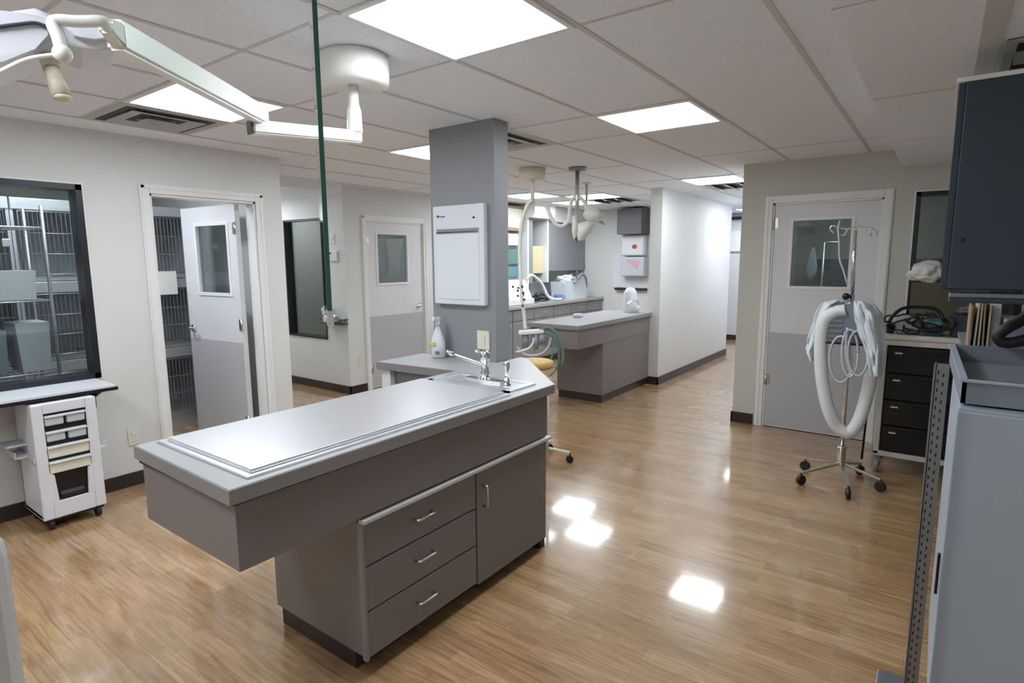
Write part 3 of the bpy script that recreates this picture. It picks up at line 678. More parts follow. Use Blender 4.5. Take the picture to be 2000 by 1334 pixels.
m_ = MB(); m_.lump((4.17, 5.79, .975), (.04, .05, .065), 4, .35); tag(m_.build('crumpled_wrap', bagm, loc=(4.17, 5.79, .9)), 'crumpled clear wrap lying on the small glass shelf', 'wrap')

# ------------------------------------------------------------------ kennel bank behind the left wall
def kennel(x0, z0, y0, W, Hh, D, label, copyof=None):
    r = root('kennel_cage', (x0+W/2, y0, z0), label, 'kennel', 'stainless steel kennel cages behind the left wall')
    m = MB(); t = .02
    m.box((x0, y0, z0), (x0+t, y0+D, z0+Hh)); m.box((x0+W-t, y0, z0), (x0+W, y0+D, z0+Hh)); m.box((x0, y0, z0), (x0+W, y0+D, z0+t)); m.box((x0, y0, z0+Hh-t), (x0+W, y0+D, z0+Hh)); m.box((x0, y0-.015, z0+Hh-.09), (x0+W, y0, z0+Hh), .006); m.box((x0, y0-.01, z0), (x0+W, y0, z0+.04))
    m.build('cage_shell', kenst, r)
    m = MB(); m.box((x0+t, y0+D-.02, z0+t), (x0+W-t, y0+D, z0+Hh-t)); m.build('cage_back', kenin, r)
    m = MB(); a, b, c, d = x0+.04, x0+W-.04, z0+.05, z0+Hh-.10; y = y0-.02
    m.tube([(a, y, c), (b, y, c), (b, y, d), (a, y, d), (a, y, c)], .007, 6, sm=False)
    k = a+.03
    while k < b-.01: m.cyl((k, y, c), (k, y, d), .0028, seg=5, cap=False); k += .03
    for zz in (c+(d-c)*.33, c+(d-c)*.66): m.cyl((a, y, zz), (b, y, zz), .005, seg=6)
    dr = m.build('wire_door', kenbar, r)
    m = MB(); m.box((b-.03, y-.02, (c+d)/2-.03), (b+.02, y, (c+d)/2+.03), .004); m.build('latch', kenst, dr)
    return r
names_c = ['first', 'second', 'third', 'fourth']; rows = ['bottom', 'middle', 'top']
base = None; KY = 5.68
for ci in range(4):
    for ri in range(3):
        x0 = .0+ci*.67; z0 = .14+ri*.64
        lab = 'steel kennel cage, %s row, %s column from the left, behind the window wall' % (rows[ri], names_c[ci])
        if base is None: base = kennel(x0, z0, KY, .665, .635, .6, lab); bx, bz = x0, z0
        else:
            c = copy_tree(base, None, (x0-bx, 0, z0-bz)); c['label'] = lab
m_ = MB(); m_.box((0, KY, .0), (2.68, KY+.6, .14)); tag(m_.build('kennel_plinth', kenst, loc=(1.3, KY, 0)), 'low steel plinth under the bank of kennel cages', 'plinth')
m_ = MB(); m_.box((2.30, KY-.045, 1.27), (2.47, KY-.038, 1.48)); tag(m_.build('cage_card', paper, loc=(2.38, KY-.04, 1.37)), 'white record card hanging on the cage seen through the open door', 'card')
# wire rack seen through the kennel window
rk = root('wire_rack', (1.1, 5.2, 0), 'steel wire rack standing in the kennel room behind the window', 'rack')
for x in (.75, 1.35):
    for y in (5.0, 5.4):
        m_ = MB(); m_.cyl((x, y, 0), (x, y, 1.95), .012, seg=8); m_.build('upright', kenbar, rk)
for z in (.3, .8, 1.3, 1.8):
    m_ = MB(); m_.tube([(.75, 5, z), (1.35, 5, z), (1.35, 5.4, z), (.75, 5.4, z), (.75, 5, z)], .006, 6, sm=False)
    for k in range(1, 16): m_.cyl((.75+k*.0375, 5, z), (.75+k*.0375, 5.4, z), .003, seg=5, cap=False)
    m_.build('wire_shelf', kenst, rk)
for i, (x, z, dx, h, mm, l) in enumerate(((.90, 1.31, .10, .26, greyp, 'grey plastic bin on the upper shelf of the wire rack'), (1.18, 1.31, .10, .2, whitep, 'white plastic bin on the upper shelf of the wire rack'), (.95, .81, .13, .3, boxm, 'slate grey tub on the middle shelf of the wire rack'), (1.24, .81, .08, .34, greyp, 'tall pale bin on the middle shelf of the wire rack'))):
    m_ = MB(); m_.prism([(x-dx, z), (x+dx, z), (x+dx+.015, z+h), (x-dx-.015, z+h)], 5.05, 5.33, 'y'); tag(m_.build('storage_bin', mm, loc=(x, 5.2, z)), l, 'bin')

# rooms behind the other windows: a few plain things
m_ = MB(); m_.box((6.2, 6.0, 0), (6.48, 7.2, 1.9), .01); tag(m_.build('storage_locker', dimw, loc=(6.35, 6.6, 0)), 'plain tall locker in the store room behind the alcove window', 'locker')
for y, x in ((5.85, 5.12), (5.9, 5.47)):
    m_ = MB(); m_.lathe([(.0, 0), (.05, .0), (.075, .08), (.07, .3), (.045, .42), (.02, .47), (0, .475)], (x, 5.84, 1.38), 20, 1, .6)
    tag(m_.build('hanging_coat', greyp if x < 5.3 else whitep, loc=(x, y, 1.4)), 'pale coat hanging behind the %s of the closed door window' % ('left side' if x < 5.3 else 'right side'), 'coat')
m_ = MB(); m_.box((4.36, 5.83, 1.853), (6.49, 5.85, 1.873)); tag(m_.build('coat_rail', steelg, loc=(5, 5.84, 1.87)), 'metal coat rail behind the closed door window', 'rail')
m_ = MB(); m_.box((7.2, -.3, 0), (7.58, 1.2, 1.55), .01); tag(m_.build('storage_locker', navy, loc=(7.4, .5, 0)), 'dark low locker in the room behind the right-hand door', 'locker')

so = root('iv_stand', (6.75, .985, 0), 'added IV stand with a pale bag, standing in for a reflection in the right-hand door window', 'IV stand')  # added stand behind the glass, imitates the reflection of an IV stand
m_ = MB(); m_.cyl((6.75, .985, .06), (6.75, .985, 1.72), .012, seg=10); m_.build('pole', nickel, so)
m_ = MB(); m_.tube([(6.75, 1.115, 1.70), (6.75, 1.105, 1.72), (6.75, .985, 1.72), (6.75, .845, 1.72), (6.75, .835, 1.70)], .008, 8, sm=False); m_.build('hook_bar', nickel, so)
m_ = MB(); m_.lathe([(0, 0), (.02, .01), (.05, .08), (.05, .14), (.03, .26), (.012, .33), (0, .335)], (6.75, 1.085, 1.34), 16, .4, 1); m_.build('fluid_bag', bagm, so)
for k in range(5):
    an = k*2*math.pi/5; m_ = beam(MB(), (6.75, .985, .08), (6.75+math.cos(an)*.28, .985+math.sin(an)*.28, .05), .02, .02); m_.cyl((6.75+math.cos(an)*.28, .985+math.sin(an)*.28-.01, .03), (6.75+math.cos(an)*.28, .985+math.sin(an)*.28+.01, .03), .03, seg=12); m_.build('leg', nickel, so)

# ------------------------------------------------------------------ second table and treatment bay
i2 = root('treatment_table', (6.0, 3.1, 0), 'second grey wet table standing against the end of the corridor wall', 'table')
m_ = MB(); m_.prism([(4.98, 2.845), (6.786, 2.845), (6.786, 3.47), (4.98, 3.47)], .865, .905); m_.build('countertop', edgem, i2)
m_ = MB(); m_.box((4.985, 2.85, .905), (6.786, 3.465, .908)); m_.build('counter_surface', ctrm, i2)
m_ = MB(); m_.box((5.005, 2.87, .665), (6.786, 3.45, .865)); m_.build('apron', lamm, i2)
m_ = MB(); m_.box((5.55, 2.875, .09), (6.786, 3.45, .665)); m_.build('cabinet_body', lamm, i2)
m_ = MB(); m_.box((5.565, 2.89, 0), (6.78, 3.44, .09)); m_.build('toe_kick', basem, i2)
bk = root('base_cabinet', (7.4, 5.1, 0), 'grey base cabinet row with worktop along the back wall of the treatment bay', 'cabinet')
m_ = MB(); m_.box((5.95, 4.76, .87), (9.195, 5.495, .91)); m_.build('worktop', ctrm, bk)
m_ = MB(); m_.box((5.97, 4.80, .09), (9.19, 5.49, .87)); m_.build('cabinet_body', lamm, bk)
m_ = MB(); m_.box((5.99, 4.86, 0), (9.19, 5.49, .09)); m_.build('toe_kick', basem, bk)
for k in range(6):
    x = 5.98+k*.535
    d = MB().box((x, 4.782, .70), (x+.52, 4.80, .855), .003).build('drawer', pillm, bk); handle(None, nickel, d, (x+.26, 4.782, .785), .10)
    d = MB().box((x, 4.782, .11), (x+.52, 4.80, .69), .003).build('door', pillm, bk); handle(None, nickel, d, (x+.46, 4.782, .6), .10, 'z')
uc = root('wall_cabinet', (8.4, 5.5, 1.37), 'grey wall cabinet over the far end of the back worktop', 'cabinet')
m_ = MB(); m_.box((7.98, 5.16, 1.375), (9.195, 5.495, 2.17)); m_.build('cabinet_body', pillm, uc)
for x0, x1 in ((7.985, 8.90), (8.91, 9.19)):
    d = MB().box((x0, 5.142, 1.38), (x1, 5.16, 2.165), .003).build('door', pillm, uc); handle(None, nickel, d, (x1-.04, 5.142, 1.47), .10, 'z')
m_ = MB(); m_.box((7.985, 5.1, 2.172), (9.195, 5.495, CEIL-.005)); tag(m_.build('soffit_box', wallm, loc=(8.3, 5.3, 2.17)), 'pale soffit box above the grey wall cabinet', 'soffit')
# open bay between: vented hood, cubby and beige panel
hd = MB(); hd.prism([(5.05, 2.20), (5.0, 2.26), (5.0, 2.40), (5.495, 2.40), (5.495, 2.20)], 7.38, 7.97, 'x'); tag(hd.build('range_hood', whitet, loc=(7.7, 5.3, 2.2)), 'cream curved hood over the recess left of the grey wall cabinet', 'hood')
cu = root('tall_cabinet', (7.7, 5.4, .91), 'tall open recess cabinet with white stiles and a beige board inside', 'cabinet')
m_ = MB(); m_.box((7.40, 5.15, .91), (7.44, 5.495, 2.2)); m_.box((7.93, 5.13, 1.2), (7.975, 5.495, 2.2)); m_.build('stile', whitet, cu)
m_ = MB(); m_.box((7.44, 5.47, .91), (7.93, 5.494, 2.2)); m_.build('back_panel', navy, cu)
m_ = MB(); m_.box((7.62, 5.2, 1.35), (7.92, 5.23, 1.78)); m_.build('beige_board', beige2, cu)
m_ = MB(); m_.box((7.44, 5.16, 1.2), (7.56, 5.19, 2.18)); m_.build('grey_side_panel', pillm, cu)
ws = root('wall_shelf_cabinet', (6.9, 5.4, 1.95), 'tan wooden wall box with a cream front, just right of the pillar', 'cabinet')
m_ = MB(); m_.box((6.7, 5.2, 2.0), (7.36, 5.495, 2.36)); m_.build('box_frame', woodf, ws)
m_ = MB(); m_.box((6.74, 5.19, 2.04), (7.32, 5.21, 2.32)); m_.build('cream_front', cream, ws)
for x, z, h, mm, l, w_ in ((7.12, 1.78, .18, whitep, 'white paper towel box under the tan wall box', .2), (7.18, 1.50, .22, hoseg, 'green and dark supply box in the treatment bay, under the white one', .16), (7.15, 1.30, .16, teal, 'teal supply box low in the treatment bay beside the pillar', .16)):
    m_ = MB(); m_.box((x-w_, 5.26, z), (x+w_, 5.495, z+h), .01); tag(m_.build('supply_box', mm, loc=(x, 5.38, z)), l, 'box')
# things on the back worktop
mo = root('anesthesia_monitor', (6.75, 5.0, .91), 'white angled medical console on the back worktop right of the pillar', 'monitor')
m_ = MB(); m_.prism([(4.86, 1.0), (4.98, 1.27), (5.18, 1.27), (5.2, 1.0)], 6.55, 7.1, 'x'); m_.build('console', whitep, mo)
m_ = MB(); m_.box((6.5, 4.84, .915), (7.14, 5.22, 1.0), .01); m_.build('console_base', whitep, mo)
for k, (x, z) in enumerate(((6.72, 1.18), (6.80, 1.12), (6.76, 1.05), (6.9, 1.06), (6.84, 1.16))):
    yk = 4.86+(z-1.0)/.27*.12
    m_ = MB(); m_.cyl((x, yk-.02, z), (x, yk+.02, z), .014, seg=12); m_.build('knob', blackp, mo)
m_ = MB(); m_.tube([(7.16, 5.02, 1.22), (7.17, 4.98, 1.30), (7.25, 4.95, 1.33), (7.45, 4.92, 1.2), (7.55, 4.88, 1.02), (7.7, 4.86, .95), (7.92, 4.85, .938)], .022, 10); tag(m_.build('breathing_hose', hosew, loc=(7.4, 4.95, .93)), 'white hose arching from the console onto the back worktop', 'hose')
for x, y, z, s, mm, l, sd in ((7.30, 5.0, .965, (.12, .09, .035), blackp, 'black strap heap on the back worktop beside the white hose', 2), (7.75, 5.12, .985, (.16, .1, .055), screen_d, 'dark cable heap in the middle of the back worktop', 3), (8.08, 5.0, .965, (.09, .08, .04), blue, 'blue crumpled cloth on the back worktop', 5)):
    m_ = MB(); m_.lump((x, y, z), s, sd, .3); tag(m_.build('supply_heap', mm, loc=(x, y, .91)), l, 'heap')
bg = root('storage_tub', (8.5, 5.05, .91), 'pale clear plastic tub full of supplies at the far end of the back worktop', 'tub')
m_ = MB(); m_.prism([(8.24, .912), (8.76, .912), (8.82, 1.20), (8.2, 1.20)], 4.86, 5.24, 'y'); m_.build('tub_body', bagm, bg)
m_ = MB(); m_.lump((8.45, 5.05, 1.2), (.22, .15, .09), 7, .4); m_.build('supplies', paper, bg)
m_ = MB(); m_.tube([(8.3, 4.84, 1.18), (8.5, 4.82, 1.32), (8.7, 4.84, 1.22), (8.8, 4.9, 1.0)], .02, 8); m_.build('strap', boxm, bg)
# wall things on the far wall of the bay
wb = root('whiteboard', (9.2, 4.25, 1.06), 'white board with a dark tray on the far wall of the treatment bay', 'board')
m_ = MB(); m_.box((9.18, 3.91, 1.08), (9.2, 4.59, 1.64), .003); m_.build('board_face', whitep, wb)
m_ = MB(); m_.box((9.12, 3.95, 1.04), (9.2, 4.52, 1.075), .004); m_.build('tray', rubber, wb)
gd = root('glove_dispenser', (9.18, 4.15, 1.36), 'white rounded dispenser with an orange-red mark, upper of two on the far wall', 'dispenser')
m_ = MB(); m_.box((9.03, 3.96, 1.62), (9.19, 4.37, 1.965), .03, 4); m_.build('dispenser_case', whitep, gd)
m_ = MB(); m_.ball((9.028, 4.12, 1.77), .045, (.12, 1, .8)); m_.build('orange_mark', red, gd)
gd = root('glove_dispenser', (9.18, 4.12, 1.25), 'white dispenser with a pink mark, lower of two on the far wall', 'dispenser')
m_ = MB(); m_.box((9.0, 3.93, 1.28), (9.178, 4.36, 1.60), .02, 3); m_.build('dispenser_case', greyp, gd)
m_ = MB(); m_.prism([(4.05, 1.40), (4.24, 1.52), (4.24, 1.56), (4.02, 1.53)], 8.994, 9.0, 'x'); m_.build('pink_mark', pink, gd)
m_ = MB(); m_.box((8.85, 3.93, 1.97), (9.195, 4.36, 2.38), .004); tag(m_.build('wall_cabinet', mat('dark_grey_laminate', (104, 104, 108), .5), loc=(9.0, 4.1, 1.97)), 'small dark grey wall cabinet above the two dispensers', 'cabinet')
m_ = MB(); m_.lathe([(.0, 0), (.08, .0), (.085, .03), (.086, .18), (.08, .24), (.055, .29), (.03, .305), (0, .307)], (6.66, 3.08, .909), 24); tag(m_.build('canister', whitep, loc=(6.66, 3.08, .909)), 'white rounded canister on the second table by the corridor wall', 'canister')
m_ = MB(); m_.lathe([(.0, 0), (.05, .0), (.06, .02), (.05, .04), (0, .045)], (5.75, 3.3, .909), 20); tag(m_.build('small_dish', whitep, loc=(5.75, 3.3, .909)), 'small white dish on the top of the second table', 'dish')
ft = root('faucet', (6.5, 2.98, .91), 'small chrome faucet at the wall end of the second table', 'faucet')
m_ = MB(); m_.cyl((6.60, 2.95, .908), (6.60, 2.95, 1.0), .018, seg=12); m_.build('body', chrome, ft)
m_ = MB(); m_.tube([(6.60, 2.95, .99), (6.60, 2.95, 1.05), (6.52, 2.99, 1.06), (6.45, 3.02, 1.02)], .010, 8); m_.build('spout', chrome, ft)
cc = MB(); cc.ball((8.9, 4.05, CEIL-.035), .04, (1, 1, .7)); tag(cc.build('ceiling_camera', blackp, loc=(8.9, 4.05, CEIL-.03)), 'small black dome camera on the ceiling of the bay', 'camera')

# paper sign and rod at corridor's end
no_ = root('notice_board', (11.49, 3.15, 1.7), 'white notice sheet on the wall at the corridor end', 'notice')
m_ = MB(); m_.box((11.485, 2.98, 1.70), (11.499, 3.34, 2.08)); m_.build('notice_sheet', lampw, no_)
m_ = MB(); m_.box((11.48, 2.97, 1.68), (11.499, 3.35, 1.70)); m_.build('bottom_rail', boxm, no_)
m_ = MB(); m_.box((11.4, 2.85, 2.29), (11.499, 3.35, 2.34)); tag(m_.build('door_closer', blackp, loc=(11.45, 3.1, 2.3)), 'black bar high on the wall at the corridor end', 'bar')

# ------------------------------------------------------------------ ceiling drop with hoses (treatment bay)
rr = math.hypot(4.6, 3.15); hp = lambda x, y, dr=0: hz(x, y, rr+dr)
gd = root('gas_drop', (4.61, 3.15, CEIL), 'white ceiling-hung gas drop with a curved arm, hoses and a small tray', 'medical drop')
m_ = MB(); m_.lathe([(0, 2.30), (.12, 2.30), (.125, 2.32), (.125, CEIL)], (4.61, 3.15, 0), 28); m_.build('ceiling_cover', cream, gd)
m_ = MB(); m_.cyl((4.61, 3.15, 2.1), (4.61, 3.15, 2.30), .02, seg=14); m_.build('drop_tube', lampw, gd)
m_ = MB(); m_.tube([(4.61, 3.15, 2.12), hp(1028, 405), hp(1018, 440), hp(1015, 490), hp(1017, 545), hp(1019, 580), hp(1023, 610), hp(1026, 642)], .017, 12); m_.build('curved_arm', lampw, gd)
t0, t1 = hp(1013, 650), hp(1062, 646)
m_ = beam(MB(), t0, t1, .12, .035, bev=.006); m_.build('tray', lampw, gd)
for k, (x, y) in enumerate(((1018, 560), (1020, 572), (1022, 585), (1019, 597))):
    m_ = MB(); m_.ball(hp(x+2, y, -.03), .012); m_.build('valve_knob', rubber, gd)
for nm, pts, r_, mm in (('pale_hose', ((1043, 660), (1040, 672), (1030, 682), (1008, 688)), .012, hosew), ('pale_hose', ((1010, 678), (1025, 692), (1045, 694), (1062, 688), (1072, 675), (1076, 660)), .011, greyp),
                        ('green_hose', ((1055, 645), (1070, 640), (1085, 650), (1095, 670), (1100, 690), (1098, 712)), .014, hoseg), ('green_hose', ((1060, 648), (1078, 655), (1090, 675), (1092, 700), (1085, 722), (1072, 735)), .010, hoseg),
                        ('green_hose', ((1060, 650), (1074, 662), (1080, 682), (1076, 705)), .009, teal)):
    m_ = MB(); m_.tube([hp(x, y, -.04) for x, y in pts], r_, 8); m_.build(nm, mm, gd)
m_ = MB(); m_.cyl((4.56, 3.20, .72), (4.56, 3.20, .85), .035, seg=16); m_.cyl((4.60, 3.10, .70), (4.60, 3.10, .85), .022, seg=14); m_.cyl((4.63, 3.05, .76), (4.63, 3.05, .85), .03, seg=14); m_.build('hanging_fittings', boxm, gd)
# rolling stool / machine stand behind the long table
s2 = root('rolling_stand', (3.5, 2.2, 0), 'slim rolling stand with tan seat pad half hidden behind the table corner', 'stand')
m_ = MB(); m_.tube([(3.43, 2.28, .74), (3.43, 2.28, .70), (3.40, 2.20, .66), (3.40, 2.20, .08)], .014, 8, 3); m_.build('pole', cream, s2)
m_ = MB(); m_.lathe([(0, .74), (.13, .74), (.14, .76), (.14, .79), (.12, .80), (0, .80)], (3.62, 2.45, 0), 28); m_.build('seat_pad', tan, s2)
m_ = MB(); m_.cyl((3.62, 2.45, .12), (3.62, 2.45, .74), .02, seg=12); m_.build('column', chrome, s2)
for a in range(5):
    an = a*2*math.pi/5+3.9; ex, ey = 3.62+math.cos(an)*.27, 2.45+math.sin(an)*.27
    m_ = beam(MB(), (3.62, 2.45, .12), (ex, ey, .075), .03, .02); m_.build('leg', cream, s2)
    m_ = MB(); m_.cyl((ex-.01, ey-.01, .028), (ex+.01, ey+.01, .028), .028, seg=14); m_.cyl((ex, ey, .04), (ex, ey, .08), .008, seg=8); m_.build('caster', rubber, s2)

# second surgical lamp on a thin pole
r2 = math.hypot(4.836, 2.796); h2_ = lambda x, y, dr=0: hz(x, y, r2+dr)
l2 = root('surgical_lamp', (4.836, 2.796, CEIL), 'smaller surgical lamp with petal shades on a thin ceiling pole', 'lamp')
m_ = MB(); m_.lathe([(0, CEIL-.03), (.08, CEIL-.03), (.085, CEIL-.01), (.085, CEIL)], (4.836, 2.796, 0), 28); m_.build('ceiling_flange', steelg, l2)
m_ = MB(); m_.cyl((4.836, 2.796, 1.87), (4.836, 2.796, CEIL-.03), .02, seg=12); m_.build('pole', nickel, l2)
m_ = MB(); m_.tube([h2_(x, y) for x, y in ((1068, 402), (1075, 422), (1086, 438), (1099, 441), (1110, 430), (1113, 408), (1118, 390), (1130, 384), (1142, 396), (1146, 412))], .018, 10); m_.build('looped_arm', lampw, l2)
m_ = MB(); m_.tube([h2_(x, y, .02) for x, y in ((1040, 398), (1070, 400), (1100, 402), (1127, 405))], .014, 8); m_.build('cross_arm', lampw, l2)
def petal(pxs, dr, th_, m):
    P = [h2_(x, y, dr) for x, y in pxs]; n = Vector((P[0].x, P[0].y, 0)).normalized(); mb = MB(); k = len(P)
    A = [mb.bm.verts.new(p-n*th_/2) for p in P]; B = [mb.bm.verts.new(p+n*th_/2) for p in P]
    fs = [mb.bm.faces.new(A[::-1]), mb.bm.faces.new(B)]+[mb.bm.faces.new((A[i], A[(i+1) % k], B[(i+1) % k], B[i])) for i in range(k)]
    bmesh.ops.bevel(mb.bm, geom=list({e for f in fs[:2] for e in f.edges}), offset=.014, segments=3, affect='EDGES')
    for f in mb.bm.faces: f.smooth = True
    return mb.build('lamp_shade', m, l2)
petal([(1138, 420), (1148, 402), (1168, 410), (1182, 430), (1164, 432), (1146, 430)], .05, .2, lampw)
petal([(1129, 438), (1142, 433), (1158, 437), (1170, 433), (1154, 448), (1140, 470), (1128, 470)], -.05, .2, lampw)
petal([(1118, 424), (1126, 420), (1130, 440), (1128, 462), (1120, 468), (1117, 450)], 0, .16, lampw)
petal([(1148, 404), (1160, 410), (1174, 424), (1182, 440), (1170, 436), (1156, 420)], .1, .1, cream)
m_ = MB(); m_.cyl(h2_(1127, 395), h2_(1127, 470), .016, seg=10); m_.tube([h2_(1127, 470), h2_(1128, 500), h2_(1127, 530), h2_(1126, 545)], .007, 6); m_.build('hanging_cable', boxm, l2)
pl = MB(); P_ = onz(1146, 357, CEIL); pl.lathe([(0, CEIL-.02), (.05, CEIL-.02), (.05, CEIL)], (P_.x, P_.y, 0), 16); pl.cyl((P_.x, P_.y, 1.95), (P_.x, P_.y, CEIL-.02), .015, seg=10)
tag(pl.build('ceiling_pole', nickel, loc=(P_.x, P_.y, CEIL)), 'thin metal ceiling pole just right of the smaller surgical lamp', 'pole')

# ------------------------------------------------------------------ IV stand with warmer
IX = 4.576
iv = root('iv_stand', (4.56, .467, 0), 'chrome rolling IV stand with two hooks in front of the right-hand door', 'IV stand')
pv = lambda x, y, dx=0: onx(x, y, IX+dx)
m_ = MB(); m_.cyl((4.57, .467, .12), (4.572, .474, 1.31), .013, seg=14); m_.build('lower_pole', chrome, iv)
m_ = MB(); m_.cyl((4.572, .474, 1.28), (4.576, .486, 1.745), .0105, seg=12); m_.build('upper_pole', chrome, iv)
m_ = MB(); m_.tube([pv(1628, 455), pv(1622, 448), pv(1626, 441), pv(1640, 445), pv(1655, 447), pv(1672, 444), pv(1690, 445), pv(1703, 446), pv(1710, 452), pv(1714, 460)], .006, 8); m_.tube([pv(1636, 452), pv(1642, 459), pv(1650, 458), pv(1655, 448)], .005, 6); m_.tube([pv(1702, 447), pv(1699, 456), pv(1704, 462)], .005, 6); m_.build('hook_bar', chrome, iv)
m_ = MB(); m_.cyl((4.55, .50, 1.30), (4.575, .478, 1.30), .012, seg=10); m_.ball((4.54, .508, 1.30), .024, (1, 1, 1)); m_.build('clamp_knob', blackp, iv)
m_ = MB(); m_.lathe([(.026, .10), (.028, .12), (.024, .22), (.03, .225), (.03, .235), (.018, .24), (0, .24)], (4.57, .467, 0), 20); m_.build('hub', nickel, iv)
for k, (x, y) in enumerate([(4.285, .67), (4.20, .375), (4.455, .215), (4.61, .70), (4.74, .36)]):
    e = Vector((x, y, .085)); m_ = beam(MB(), (4.57, .467, .115), e, .022, .02, .018, .014, bev=.003); m_.build('leg', nickel, iv)
    d = (e-Vector((4.57, .467, .085))).normalized(); s_ = Vector((-d.y, d.x, 0))*.012
    m_ = MB(); c0 = Vector((x, y, .034)); m_.cyl(c0-s_, c0+s_, .034, seg=18); m_.cyl(c0-s_*1.3, c0+s_*1.3, .014, seg=10); m_.cyl((x, y, .04), (x, y, .085), .008, seg=8); m_.build('caster', rubber, iv)
# tubing draped through the hook
m_ = MB(); m_.tube([pv(1641, 430, -.02), pv(1637, 447, -.02), pv(1639, 470, -.02), pv(1640, 505, -.02), pv(1648, 530, -.02), pv(1655, 555, -.02)], .006, 8); tag(m_.build('drip_line', greyp, loc=(4.55, .55, 1.4)), 'thin clear drip tubing hanging from the IV stand hook', 'tubing')
wm = root('patient_warmer', (4.50, .49, .95), 'grey-blue warm air blower unit clamped low on the IV stand pole', 'warmer')
m_ = MB(); m_.prism([(.33, 1.0), (.60, 1.0), (.60, 1.17), (.57, 1.24), (.40, 1.26), (.34, 1.2)], 4.40, 4.54, 'x'); 
for v in m_.bm.verts: pass
m_.build('blower_case', cloud, wm)
m_ = MB(); m_.box((4.392, .335, .985), (4.545, .60, 1.0), .003); m_.build('black_base_trim', blackp, wm)
m_ = MB()
for k in range(5): m_.box((4.393, .50, 1.03+k*.035), (4.399, .585, 1.045+k*.035))
m_.build('vent_grille', steelg, wm)
HX = -.16
hw = lambda x, y, dx=HX: onx(x, y, IX+dx)
m_ = MB(); pts = [hw(1652, 606), hw(1630, 610), hw(1612, 625), hw(1604, 655), hw(1603, 700), hw(1607, 750), hw(1618, 800), hw(1634, 832, -.14), hw(1655, 846, -.13), hw(1672, 832, -.12), hw(1685, 800, -.1), hw(1697, 755, -.08), hw(1703, 715, -.06)]
m_.tube(pts, lambda t: .041+.0016*math.sin(t*560), 18, 16); tag(m_.build('air_hose', hosew, loc=(4.45, .5, .4)), 'thick white corrugated air hose looping down in front of the IV stand', 'hose')
m_ = MB()
for cxp, cyp, rx, ry, dx in ((1642, 702, 22, 45, -.20), (1676, 690, 20, 44, -.22), (1660, 690, 16, 46, -.21)):
    m_.tube([hw(cxp+rx*math.cos(a*math.pi/8), cyp+ry*math.sin(a*math.pi/8), dx) for a in range(17)], .0075, 8, 3)
m_.tube([hw(1655, 640, -.2), hw(1652, 680, -.22), hw(1658, 720, -.2), hw(1664, 735, -.21)], .007, 8)
tag(m_.build('power_cord', greyp, loc=(4.35, .48, .9)), 'pale grey power cord coiled in loops on the blower unit', 'cord')
def bagsheet(name, lab, corners, dx, seed, m=bagm):
    """corners: pixel outline rows top->bottom as (xl,xr,y)"""
    def fn(a, b):
        f = a*(len(corners)-1); i = min(int(f), len(corners)-2); t = f-i
        xl = corners[i][0]*(1-t)+corners[i+1][0]*t; xr = corners[i][1]*(1-t)+corners[i+1][1]*t; y = corners[i][2]*(1-t)+corners[i+1][2]*t
        p = onx(xl+(xr-xl)*b, y, IX+dx)
        n = noise.fractal(Vector((a*2.2+seed, b*4.5, seed*1.7)), 1, 2, 4)
        p.x += .05*n+.03*math.sin(b*9+seed)-.05*math.sin(math.pi*b)*(1 if a > .05 else .5); p.z += .006*math.sin(b*14+seed)*a
        return p
    m_ = MB(); m_.sheet(None, 36, 30, fn, .004); return tag(m_.build(name, m, loc=onx(corners[-1][0], corners[-1][2], IX+dx)), lab, 'bag')
bagsheet('plastic_drape', 'pale blue plastic blanket draped left of the IV stand pole', [(1625, 1664, 586), (1604, 1664, 592), (1590, 1650, 612), (1582, 1625, 640), (1575, 1612, 665), (1571, 1606, 685), (1585, 1600, 702)], .0, 1.3)
bagsheet('plastic_drape', 'crumpled pale blue plastic blanket draped right of the IV stand pole', [(1668, 1695, 588), (1668, 1708, 596), (1670, 1722, 615), (1676, 1726, 645), (1690, 1728, 680), (1695, 1724, 705), (1700, 1724, 733)], -.25, 5.2)
bagsheet('plastic_drape', 'bunched pale blue film high on the right of the IV stand pole', [(1668, 1690, 590), (1668, 1706, 604), (1670, 1712, 625), (1680, 1704, 645)], -.16, 9.1)

# ------------------------------------------------------------------ right-hand side
# black drawer cart
bc_ = root('supply_cart', (5.0, .05, 0), 'pale framed rolling cart with glossy black drawers right of the IV stand', 'cart')
CX = 4.86; ya, yb = -.42, .30
m_ = MB(); m_.box((CX, ya, .985), (CX+.45, yb, 1.02), .006); m_.box((CX+.01, ya+.01, .945), (CX+.44, yb-.01, .985)); m_.build('top', cartf, bc_)
for y in (ya+.0, yb-.035):
    for x in (CX, CX+.415):
        m_ = MB(); m_.box((x, y, .14), (x+.035, y+.035, .95), .004); m_.build('frame_post', cartf, bc_)
m_ = MB(); m_.box((CX, ya, .13), (CX+.45, yb, .165), .004); m_.build('bottom_rail', cartf, bc_)
m_ = MB(); m_.box((CX+.04, ya+.035, .165), (CX+.44, yb-.035, .945)); m_.build('carcass', drawb, bc_)
zz = [.17, .36, .55, .745, .94]
for k in range(4):
    d = MB().box((CX+.012, ya+.04, zz[k]+.004), (CX+.04, yb-.04, zz[k+1]-.004), .004).build('drawer', drawb, bc_)
    m_ = MB(); m_.box((CX-.002, yb-.13, zz[k+1]-.055), (CX+.012, yb-.085, zz[k+1]-.042), .002); m_.build('latch', nickel, d)
    m_ = MB(); m_.box((CX-.006, ya+.12, zz[k+1]-.05), (CX+.012, yb-.22, zz[k+1]-.035), .003); m_.build('pull', drawb, d)
